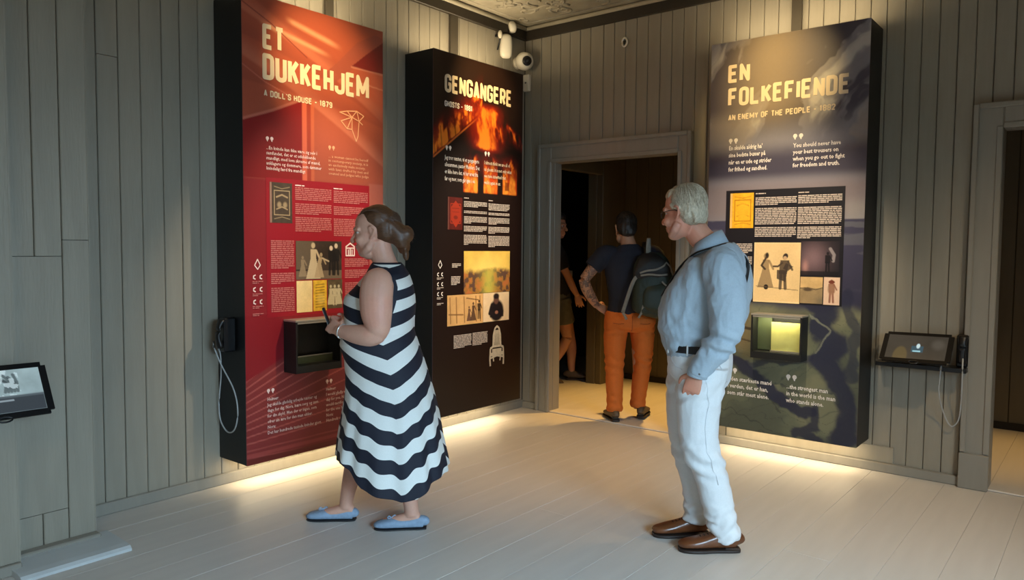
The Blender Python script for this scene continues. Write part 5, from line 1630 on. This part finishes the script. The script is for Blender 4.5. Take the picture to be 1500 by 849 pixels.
bt = bmesh.new(); ball(bt, mp(-.01, .277, .915), (.006, .006, .006), u=10, v=8); obj('cuff_button', bt, M_STEEL, shirt, smooth=True)
# trousers
b = bmesh.new()
tube(b, [mp(.055, 0, 1.035), mp(.05, 0, .99), mp(.045, 0, .93), mp(.04, 0, .86), mp(.045, 0, .80)], [(.142, .186), (.150, .192), (.152, .195), (.140, .188), (.10, .15)], ref=FM, sub=4, n=30, power=2.3)
tube(b, [(-.055, -.06, .93), (-.072, -.06, .76), (-.072, -.06, .62), (-.058, -.06, .52), (-.012, -.058, .41), (.022, -.055, .29), (.052, -.052, .18), (.078, -.05, .09), (.082, -.05, .058)],
     [(.125, .12), (.108, .10), (.096, .088), (.090, .080), (.082, .074), (.078, .070), (.072, .066), (.068, .064), (.066, .062)], ref=(1, 0, 0), sub=4, n=24)
tube(b, [(-.07, .12, .93), (-.09, .13, .74), (-.088, .135, .56), (-.065, .138, .42), (-.03, .14, .29), (-.02, .14, .16), (-.025, .14, .085)],
     [(.115, .11), (.100, .095), (.086, .080), (.076, .072), (.070, .066), (.064, .062), (.062, .060)], ref=(1, 0, 0), sub=4, n=24)
M_JEANS = mat('white_denim', rgb(216, 220, 222), 0.8, noise=.04, nscale=200, bump=.12, bscale=260)


def jeans_fold(co):
    w = fbm(co[:, 0] * 10 + 2, co[:, 1] * 10, co[:, 2] * 7, 3)
    r = wrinkle(.004, 10, 10, 6, 9.0)(co)
    kn = np.exp(-((co[:, 2] - .46) / .09) ** 2) * .006 * np.sin(85 * co[:, 2] + 30 * co[:, 0] + 9 * w)
    an = sstep(.30, .10, co[:, 2]) * .0075 * np.sin(80 * co[:, 2] - 25 * co[:, 0] + 11 * w)
    st_ = np.exp(-((co[:, 2] - .80) / .07) ** 2) * .005 * np.sin(70 * co[:, 2] - 55 * co[:, 0] + 8 * w)
    return r + kn + an + st_


trousers = bake('trousers', b, .0065, 3, M_JEANS, man, jeans_fold)
ring = [mp(.055 + .17 * math.cos(t), .21 * math.sin(t), 1.012) for t in [k * 2 * math.pi / 48 for k in range(49)]]
rp = snap(trousers, ring, .004); rp = [(x, y, 1.012) for x, y, z in rp]
bb_ = bmesh.new(); tube(bb_, rp, [(.019, .006)] * 49, ref=(0, 0, 1), sub=1, n=10, power=4)
M_LEATHER = mat('black_leather', rgb(20, 19, 20), .4, noise=.1, nscale=60)
belt = obj('belt', bb_, M_LEATHER, man, smooth=True)
for nm, pl in (('pocket_seam', [mp(.155, .115, .985), mp(.13, .16, .935), mp(.08, .19, .915)]), ('side_seam', [mp(.03, .20, .98), (-.05, -.20, .80), (-.055, -.18, .60), (.02, -.16, .36)]), ('pocket_seam', [mp(-.07, .15, .965), mp(-.115, .10, .85), mp(-.12, .02, .84)])):
    sb = bmesh.new(); tube(sb, snap(trousers, [tuple(v) for v in crom(pl, 6)], .0005), .0016, sub=1, n=6)
    obj(nm, sb, mat('seam_thread', rgb(200, 204, 208), .8, noise=.1), trousers, smooth=True)
for s in (0.75, 1.5, 2.4):
    p0 = snap(trousers, [mp(.055 + .17 * math.cos(s), .21 * math.sin(s), 1.012)], .012)[0]
    lb_ = bmesh.new(); tube(lb_, [(p0[0], p0[1], .985), (p0[0], p0[1], 1.012), (p0[0], p0[1], 1.036)], .0045, sub=2, n=8)
    obj('belt_loop', lb_, M_JEANS, trousers, smooth=True)
# strap over the shoulder
sp = [(mp(.185, .055, 1.24), 1), (mp(.165, .065, 1.34), 1), (mp(.115, .085, 1.42), 1), (mp(.066, .094, 1.476), 0), (mp(.014, .106, 1.496), 0), (mp(-.040, .090, 1.515), 0), (mp(-.076, .052, 1.528), 0), (mp(-.096, .010, 1.528), 0), (mp(-.118, -.025, 1.498), 0), (mp(-.142, -.048, 1.44), 1), (mp(-.152, -.072, 1.35), 1), (mp(-.140, -.095, 1.24), 1), (mp(-.112, -.11, 1.12), 1)]
spn = [snap(shirt, [q], .005 if k < 4 else .011)[0] if f else q for k, (q, f) in enumerate(sp)]
spn = [tuple(v) for v in crom(spn, 5)]
sb = bmesh.new(); tube(sb, spn, [(.004, .011)] * len(spn), ref=(0, 0, 1), sub=2, n=8)
obj('shoulder_strap', sb, M_LEATHER, man, smooth=True)
# grey hair
M_HAIR_G = mat('grey_hair', rgb(190, 176, 152), 0.6, noise=.5, nscale=50, stretch=(6, 6, 1))
hb = bmesh.new()
ball(hb, (-.026, 0, .060), (.086, .081, .083)); ball(hb, (-.044, 0, .022), (.070, .081, .080))
tube(hb, [(-.080, 0, .02), (-.088, 0, -.02), (-.080, 0, -.055)], [(.026, .070), (.020, .064), (.010, .050)], ref=(1, 0, 0), sub=3, n=16); ball(hb, (.020, 0, .090), (.066, .064, .048))
for s in (-1, 1): tube(hb, [(.028, s * .068, .05), (.012, s * .074, .03), (-.03, s * .078, .025)], [.010, .011, .012], sub=3, n=10)
mb = bmesh.new(); merge(mb, hb, HM)
bake('hair', mb, .006, 3, M_HAIR_G, man, lambda c: .014 * (fbm(c[:, 0] * 70, c[:, 1] * 70, c[:, 2] * 20, 3) - .5))


def gen_m(rs):
    az = rs.uniform(0, 6.283); el = rs.uniform(.15, 1.45)
    pts = []
    for k in range(5):
        e = el - .16 * k; r1 = 1.01 + .05 * (k / 4) + .02 * rs.random()
        a2 = az + (.08 * k if math.sin(az) > 0 else -.08 * k) * (1 if math.cos(az) > 0 else .3)
        if e < -.78: break
        x = -.028 + .086 * r1 * math.cos(e) * math.cos(a2); y = .081 * r1 * math.cos(e) * math.sin(a2); z = .056 + .087 * r1 * math.sin(e)
        if x > .035 and z < .065: break
        pts.append((x, y, z))
    return pts if len(pts) > 2 else None


strands('loose_hair', man, M_HAIR_G, HM, gen_m, 480, 8, .0022)
# glasses
gb = bmesh.new()
for s in (-1, 1):
    tube(gb, [(.098 - .006 * math.cos(k * math.pi / 8) ** 2, s * .034 + .024 * math.cos(k * math.pi / 8), .006 + .018 * math.sin(k * math.pi / 8)) for k in range(17)], .0018, sub=1, n=6)
    tube(gb, [(.092, s * .058, .012), (.05, s * .078, .016), (.0, s * .086, .016), (-.02, s * .086, .006)], .0022, sub=2, n=6)
tube(gb, [(.1, -.012, .012), (.107, 0, .014), (.1, .012, .012)], .0018, sub=2, n=6)
bmesh.ops.transform(gb, matrix=HM, verts=gb.verts[:])
gl = obj('glasses', gb, mat('dark_glasses_frame', rgb(40, 28, 26), .3, noise=.05), man, smooth=True); gl['kind'] = 'stuff'
# brown leather shoes
M_SHOE_B = mat('brown_leather', rgb(100, 58, 32), .30, noise=.25, nscale=14, coat=.2)
M_SOLE_B = mat('brown_sole', rgb(40, 28, 22), .5, noise=.1)
M_LACE = mat('dark_laces', rgb(50, 32, 22), .7, noise=.1)
MPR = [(0.0, .020, .050), (.03, .031, .078), (.14, .037, .092), (.30, .038, .092), (.45, .041, .074), (.62, .048, .058), (.80, .048, .044), (.93, .037, .034), (.99, .017, .022)]
shoe(man, Matrix.Translation((.150, -.05, 0)) @ Matrix.Rotation(math.pi, 4, 'Z'), .305, MPR, M_SHOE_B, M_SOLE_B, M_LACE, sole_t=.018, heel=.006)
shoe(man, Matrix.Translation((.050, .155, 0)) @ Matrix.Rotation(math.pi + .06, 4, 'Z'), .30, MPR, M_SHOE_B, M_SOLE_B, M_LACE, sole_t=.018, heel=.006)

# ================================================================ man with the backpack in the doorway
packman = empty('person', (1.038, 0.16, 0.012), YAW)
tag(packman, 'man in a dark t-shirt and orange trousers with tattooed arm, standing in the doorway', 'person')
HP = frame((-.035, .010, 1.650), math.radians(98), .10, 0, 1.04)
b = bmesh.new()
head_shape(b, HP)
tube(b, [(-.005, -.01, 1.46), (-.012, .0, 1.53), (-.025, .005, 1.58), (-.03, .015, 1.63)], [(.08, .09), (.064, .066), (.060, .060), (.06, .06)], ref=(0, 1, 0), sub=3, n=18)
tube(b, [(.01, .0, .88), (.01, .0, 1.02), (.005, .0, 1.2), (.0, -.01, 1.36), (-.005, -.01, 1.46)], [(.11, .16), (.105, .15), (.115, .17), (.11, .19), (.06, .09)], ref=(0, 1, 0), sub=3, n=20)
AL = [(-.12, -.02, 1.455), (-.205, -.02, 1.44), (-.300, -.03, 1.335), (-.392, -.04, 1.215)]
tube(b, AL, [.05, .060, .054, .045], sub=4, n=16)
FL_ = [(-.394, -.04, 1.22), (-.365, -.015, 1.135), (-.305, .02, 1.035), (-.268, .03, .985)]
tube(b, FL_, [.046, .049, .040, .030], sub=4, n=16)
hand_shape(b, hand_frame((-.270, .03, .988), (.80, .25, -.42), (-.3, -.7, .55)), 1, (.25, .4, .35), .05, .2, 1.0)
AR = [(.12, -.02, 1.455), (.205, -.01, 1.44), (.262, .02, 1.32), (.285, .05, 1.19)]
tube(b, AR, [.05, .060, .054, .043], sub=4, n=14)
tube(b, [AR[-1], (.25, .18, 1.13), (.20, .29, 1.12)], [.045, .042, .030], sub=4, n=14)
hand_shape(b, hand_frame((.20, .29, 1.12), (-.4, .85, .1), (.5, .2, .8)), -1, (.5, .6, .4), .04, .2, 1.0)
for xx, yy, x1, y1 in ((-.10, .0, -.115, -.05), (.115, .03, .112, .10)):
    tube(b, [(xx, yy, .88), (xx - .005, yy, .68), (xx - .005, (yy + y1) / 2, .48), (x1, y1 - .01, .28), (x1, y1, .10), (x1, y1, .07)], [.09, .078, .055, .048, .036, .038], sub=3, n=14)


def p_extra(co, c):
    d, t = near(co, AL[2], AL[3]); d2, t2 = near(co, FL_[0], FL_[3])
    arm = ((d < .075) & (t > .02) | (d2 < .07)).astype(float) * sstep(.96, 1.0, co[:, 2])
    n = fbm(co[:, 0] * 24 + 3, co[:, 1] * 24, co[:, 2] * 24, 3)
    ink = arm * (sstep(.47, .50, n) * (1 - sstep(.56, .60, n)) + .8 * sstep(.62, .66, n)) * .75
    return c * (1 - ink[:, None]) + np.array(rgb(52, 58, 62)) * ink[:, None]


bake('body', b, .0052, 5, M_SKIN, packman, None, skin_color(rgb(186, 138, 108), .3, 7.0, p_extra))
eyes(packman, HP)
b = bmesh.new()
tube(b, [(.012, .0, .895), (.012, .0, .94), (.012, .0, 1.05), (.005, .0, 1.20), (-.002, -.01, 1.34), (-.004, -.012, 1.43), (-.008, -.01, 1.48), (-.010, -.008, 1.515)],
     [(.125, .196), (.128, .192), (.126, .182), (.134, .198), (.130, .214), (.105, .19), (.085, .12), (.076, .08)], ref=(0, 1, 0), sub=4, n=30, power=2.3)
tube(b, [(-.12, -.02, 1.44), (-.205, -.02, 1.435), (-.272, -.028, 1.372), (-.318, -.032, 1.318)], [(.06, .06), (.078, .074), (.078, .074), (.074, .07)], sub=4, n=20)
tube(b, [(.12, -.02, 1.44), (.205, -.01, 1.435), (.252, .015, 1.35), (.268, .025, 1.29)], [(.06, .06), (.078, .074), (.078, .074), (.074, .07)], sub=4, n=20)
M_NAVY = mat('navy_cotton', rgb(26, 30, 44), .85, noise=.08, nscale=150, bump=.1, bscale=200)
tee = bake('t_shirt', b, .007, 4, M_NAVY, packman, wrinkle(.005, 8, 8, 5, 2.0))
b = bmesh.new()
tube(b, [(.012, .0, .945), (.012, .0, .90), (.012, -.005, .84), (.012, .0, .775)], [(.125, .200), (.140, .214), (.150, .216), (.10, .17)], ref=(0, 1, 0), sub=4, n=28, power=2.4)
tube(b, [(-.100, .0, .86), (-.112, -.005, .72), (-.116, -.02, .52), (-.116, -.035, .32), (-.114, -.05, .14), (-.113, -.05, .085)], [(.125, .108), (.110, .098), (.092, .082), (.084, .072), (.078, .066), (.078, .066)], ref=(0, 1, 0), sub=4, n=22)
tube(b, [(.122, .02, .86), (.130, .02, .72), (.140, .05, .52), (.128, .08, .32), (.114, .10, .14), (.113, .10, .085)], [(.125, .108), (.110, .098), (.092, .080), (.084, .070), (.078, .064), (.078, .064)], ref=(0, 1, 0), sub=4, n=22)
M_ORANGE = mat('orange_cotton', rgb(206, 106, 34), .8, noise=.07, nscale=120, bump=.12, bscale=180)


def chino(co):
    w = fbm(co[:, 0] * 9 + 2, co[:, 1] * 9, co[:, 2] * 6, 3)
    return wrinkle(.004, 9, 9, 5, 6.0)(co) + np.exp(-((co[:, 2] - .5) / .10) ** 2) * .005 * np.sin(75 * co[:, 2] + 20 * co[:, 0] + 8 * w) + sstep(.28, .1, co[:, 2]) * .004 * np.sin(90 * co[:, 2] + 8 * w) + np.exp(-((co[:, 2] - .77) / .04) ** 2) * .005 * np.sin(80 * co[:, 2] + 10 * w)


tro = bake('trousers', b, .007, 3, M_ORANGE, packman, chino)
for nm, pl in (('pocket_seam', [(-.16, -.14, .85), (-.11, -.16, .845), (-.06, -.16, .85)]), ('pocket_seam', [(.08, -.16, .85), (.13, -.16, .845), (.18, -.14, .85)]), ('back_seam', [(.012, -.16, .92), (.012, -.17, .84), (.012, -.12, .775)])):
    sb = bmesh.new(); tube(sb, snap(tro, [tuple(v) for v in crom(pl, 5)], .0005), .003, sub=1, n=6)
    obj(nm, sb, mat('orange_seam', rgb(150, 70, 22), .8, noise=.1), tro, smooth=True)
M_HAIR_D = mat('dark_hair', rgb(34, 26, 20), .5, noise=.3, nscale=50)
hb = bmesh.new()
ball(hb, (-.020, 0, .066), (.096, .086, .086)); ball(hb, (-.046, 0, .012), (.072, .086, .080)); ball(hb, (.03, 0, .10), (.066, .068, .050))
tube(hb, [(-.088, 0, .0), (-.090, 0, -.04), (-.080, 0, -.062)], [(.022, .066), (.024, .060), (.012, .05)], ref=(1, 0, 0), sub=3, n=16)
mb = bmesh.new(); merge(mb, hb, HP)
bake('hair', mb, .007, 2, M_HAIR_D, packman, lambda c: .012 * (fbm(c[:, 0] * 45, c[:, 1] * 45, c[:, 2] * 25, 3) - .5))
M_SHOE_G = mat('worn_brown_shoe', rgb(92, 76, 58), .6, noise=.2, nscale=20)
strands('loose_hair', packman, M_HAIR_D, HP, gen_m, 260, 3, .0024)
shoe(packman, Matrix.Translation((-.108, -.125, 0)) @ Matrix.Rotation(math.radians(99), 4, 'Z'), .29, MPR, M_SHOE_G, M_SOLE_B, None, sole_t=.018, heel=.006)
shoe(packman, Matrix.Translation((.122, .02, 0)) @ Matrix.Rotation(math.radians(70), 4, 'Z'), .29, MPR, M_SHOE_G, M_SOLE_B, None, sole_t=.018, heel=.006)

# backpack on his right shoulder
W4 = Matrix.Translation((1.038, 0.16, 0.012)) @ Matrix.Rotation(YAW, 4, 'Z')
pk = empty('backpack', tuple(W4 @ Vector((.165, -.20, .93))), YAW)
tag(pk, 'dark green backpack with grey straps on the back of the man in orange trousers', 'backpack')
M_PACK = mat('dark_green_nylon', rgb(34, 48, 40), .6, noise=.12, nscale=30, bump=.15, bscale=120)
M_STRAP = mat('grey_webbing', rgb(128, 126, 118), .7, noise=.1, nscale=90)
M_PACKD = mat('black_nylon', rgb(22, 23, 24), .6, noise=.12, nscale=30)
b = bmesh.new()
tube(b, [(.0, .0, .0), (.005, -.01, .04), (.008, -.015, .16), (.004, -.01, .30), (-.015, .0, .42), (-.03, .015, .49), (-.035, .025, .515)],
     [(.05, .10), (.095, .165), (.105, .172), (.100, .165), (.085, .145), (.055, .10), (.02, .04)], ref=(0, 1, 0), sub=4, n=26, power=2.8)
bag = bake('bag', b, .008, 3, M_PACK, pk, wrinkle(.006, 8, 8, 7, 5.0))
b = bmesh.new()
tube(b, [(.02, -.10, .03), (.03, -.112, .08), (.028, -.112, .20), (.02, -.10, .26)], [(.02, .09), (.035, .125), (.035, .12), (.015, .09)], ref=(0, 1, 0), sub=4, n=20, power=2.8)
bake('front_pocket', b, .008, 2, M_PACK, pk, wrinkle(.004, 8, 8, 7, 1.0))
b = bmesh.new()
tube(b, [(-.02, -.07, .31), (-.02, -.085, .37), (-.03, -.06, .44), (-.035, -.01, .50)], [(.03, .15), (.035, .15), (.05, .12), (.03, .07)], ref=(0, 1, 0), sub=4, n=20, power=2.8)
bake('top_flap', b, .008, 2, M_PACKD, pk, wrinkle(.004, 8, 8, 7, 8.0))


def strap(name, pts, w, m, parent=pk, th=.004, ref=(0, 0, 1)):
    s_ = bmesh.new(); tube(s_, pts, [(w, th)] * len(pts), ref=ref, sub=5, n=8, power=4)
    return obj(name, s_, m, parent, smooth=True)


strap('side_strap', [(-.125, -.10, .355), (-.175, -.085, .28), (-.215, -.045, .14), (-.245, -.015, .02)], .016, M_STRAP, ref=(1, 0, 0))
strap('lower_strap', [(-.245, -.015, .02), (-.23, -.03, -.005), (-.22, -.05, -.035)], .012, M_STRAP, ref=(1, 0, 0))
strap('lower_strap', [(-.12, -.06, -.02), (-.10, -.09, .03), (-.09, -.115, .09)], .010, M_STRAP, ref=(1, 0, 0))
strap('flap_cord', [(-.125, -.115, .355), (-.07, -.135, .375), (.0, -.14, .385), (.06, -.125, .41), (.09, -.10, .435)], .008, M_STRAP)
strap('flap_cord', [(-.12, -.118, .335), (-.05, -.14, .345), (.03, -.145, .34), (.10, -.125, .345)], .008, M_STRAP)
strap('edge_strap', [(.085, -.10, .44), (.12, -.09, .41), (.145, -.07, .36), (.15, -.06, .31)], .013, M_STRAP, ref=(1, 0, 0))
strap('pocket_cord', [(.05, -.155, .29), (.08, -.155, .26), (.12, -.12, .255), (.15, -.08, .275)], .007, M_STRAP)
strap('shoulder_strap', [(-.04, .02, .47), (-.04, .045, .56), (-.04, .10, .60), (-.03, .20, .60), (.0, .31, .52), (.04, .35, .36), (.06, .30, .2)], .030, M_PACKD, th=.008, ref=(1, 0, 0))
strap('grab_loop', [(-.045, .0, .48), (-.05, -.03, .56), (-.045, -.035, .64), (-.035, -.005, .60), (-.03, .02, .50)], .015, M_STRAP, ref=(1, 0, 0))

# ================================================================ guide half hidden in the side doorway
guide = empty('person', (-.470, 1.362, 0.0), YAW)
tag(guide, 'person in a dark t-shirt and shorts with a badge, half hidden behind the door casing', 'person')
HG = frame((-.105, .0, 1.735), math.radians(-22), .08, 0, 1.06)
b = bmesh.new()
head_shape(b, HG)
tube(b, [(-.12, 0, 1.50), (-.125, 0, 1.57), (-.12, 0, 1.64), (-.115, 0, 1.70)], [(.07, .08), (.058, .060), (.056, .056), (.056, .056)], ref=(1, 0, 0), sub=3, n=16)
tube(b, [(-.08, 0, .92), (-.09, 0, 1.05), (-.09, 0, 1.25), (-.11, 0, 1.42), (-.115, 0, 1.50)], [(.105, .16), (.10, .15), (.12, .165), (.10, .18), (.05, .08)], ref=(1, 0, 0), sub=3, n=20)
GA = [(-.11, -.12, 1.48), (-.10, -.19, 1.455), (-.06, -.215, 1.33), (.01, -.225, 1.19)]
tube(b, GA, [.05, .056, .050, .040], sub=4, n=14)
tube(b, [GA[-1], (.055, -.225, 1.09), (.112, -.22, .985)], [.042, .040, .027], sub=4, n=14)
hand_shape(b, hand_frame((.112, -.22, .985), (.30, .02, -.95), (-.1, -1, 0)), 1, (.3, .4, .3), .05, .2, 1.0)
GB = [(-.11, .12, 1.48), (-.12, .19, 1.455), (-.17, .215, 1.31), (-.22, .22, 1.18)]
tube(b, GB, [.05, .056, .050, .040], sub=4, n=14)
tube(b, [GB[-1], (-.19, .19, 1.06), (-.15, .17, .97)], [.042, .040, .027], sub=4, n=14)
hand_shape(b, hand_frame((-.15, .17, .97), (.35, -.1, -.92), (0, 1, .1)), -1, (.3, .4, .3), .05, .2, 1.0)
tube(b, [(-.06, -.09, .92), (-.02, -.10, .74), (.012, -.10, .56), (.018, -.10, .50), (-.055, -.10, .36), (-.155, -.095, .20), (-.200, -.09, .12)], [.10, .085, .062, .058, .062, .044, .036], sub=4, n=16)
tube(b, [(-.06, .09, .92), (.0, .10, .74), (.06, .10, .52), (.085, .10, .36), (.085, .10, .20), (.09, .10, .08)], [.10, .085, .060, .060, .044, .037], sub=4, n=16)
bake('body', b, .0055, 5, M_SKIN, guide, None, skin_color(rgb(196, 140, 108), .3, 9.0))
eyes(guide, HG)
b = bmesh.new()
tube(b, [(-.075, 0, .90), (-.08, 0, 1.0), (-.088, 0, 1.15), (-.095, 0, 1.30), (-.11, 0, 1.42), (-.118, 0, 1.50), (-.12, 0, 1.535)], [(.130, .182), (.126, .178), (.130, .182), (.134, .196), (.112, .19), (.08, .11), (.07, .075)], ref=(1, 0, 0), sub=4, n=28, power=2.3)
tube(b, [(-.11, -.12, 1.47), (-.10, -.19, 1.45), (-.065, -.215, 1.34), (-.035, -.222, 1.27)], [.06, .074, .072, .066], sub=4, n=18)
tube(b, [(-.11, .12, 1.47), (-.12, .19, 1.45), (-.165, .215, 1.33), (-.185, .22, 1.27)], [.06, .074, .072, .066], sub=4, n=18)
M_BLKTEE = mat('black_cotton', rgb(30, 26, 26), .85, noise=.1, nscale=150, bump=.1, bscale=200)
gt = bake('t_shirt', b, .008, 4, M_BLKTEE, guide, wrinkle(.005, 8, 8, 5, 4.0))
b = bmesh.new()
tube(b, [(-.075, 0, 1.0), (-.075, 0, .93), (-.065, 0, .86), (-.05, 0, .80)], [(.126, .178), (.140, .19), (.142, .19), (.10, .16)], ref=(1, 0, 0), sub=4, n=24)
tube(b, [(-.06, -.09, .92), (-.025, -.10, .78), (.0, -.10, .66)], [(.115, .105), (.100, .095), (.094, .09)], ref=(1, 0, 0), sub=4, n=20)
tube(b, [(-.06, .09, .92), (-.01, .10, .78), (.03, .10, .65)], [(.115, .105), (.100, .095), (.094, .09)], ref=(1, 0, 0), sub=4, n=20)
bake('shorts', b, .008, 3, mat('olive_shorts', rgb(96, 92, 74), .85, noise=.2, nscale=18), guide, wrinkle(.005, 9, 9, 6, 1.0))
hb = bmesh.new()
ball(hb, (-.020, 0, .066), (.096, .086, .086)); ball(hb, (-.046, 0, .012), (.072, .086, .080)); ball(hb, (.03, 0, .10), (.066, .068, .050))
mb = bmesh.new(); merge(mb, hb, HG)
bake('hair', mb, .008, 2, M_HAIR_D, guide, lambda c: .010 * (fbm(c[:, 0] * 45, c[:, 1] * 45, c[:, 2] * 25, 3) - .5))
ly = bmesh.new(); lp = [(-.115, .07, 1.53), (-.03, .05, 1.48), (.02, .0, 1.40), (.035, -.06, 1.30), (.038, -.085, 1.245)]
tube(ly, snap(gt, [tuple(v) for v in crom(lp, 5)], .004), .004, sub=1, n=6)
lp2 = [(-.115, -.08, 1.53), (-.03, -.09, 1.47), (.02, -.09, 1.37), (.038, -.09, 1.245)]
obj('lanyard', ly, M_BLK, guide, smooth=True)
ly = bmesh.new(); tube(ly, snap(gt, [tuple(v) for v in crom(lp2, 5)], .004), .004, sub=1, n=6)
obj('lanyard', ly, M_BLK, guide, smooth=True)
q = snap(gt, [(.03, -.09, 1.215)], .006)[0]
Mb = Matrix.Translation(q) @ Matrix.Rotation(math.radians(-52), 4, 'Z')
bd = B(-.047, .047, -.003, .003, -.034, .034, bev=.002); bmesh.ops.transform(bd, matrix=Mb, verts=bd.verts[:])
bgo = obj('badge', bd, mat('white_card', rgb(228, 220, 205), .5, noise=.03), guide)
bd = B(-.03, .03, -.0042, -.003, -.024, -.010); bmesh.ops.transform(bd, matrix=Mb, verts=bd.verts[:])
obj('badge_band', bd, mat('red_card_band', rgb(150, 50, 40), .5, noise=.05), bgo)
shoe(guide, Matrix.Translation((.02, .10, 0)) @ Matrix.Rotation(math.radians(-4), 4, 'Z'), .285, MPR, M_SHOE_G, M_SOLE_B, None, sole_t=.02)
Mf = Matrix.Translation((-.235, -.09, .055)) @ Matrix.Rotation(math.radians(30), 4, 'Y')
shoe(guide, Mf, .285, MPR, M_SHOE_G, M_SOLE_B, None, sole_t=.02)
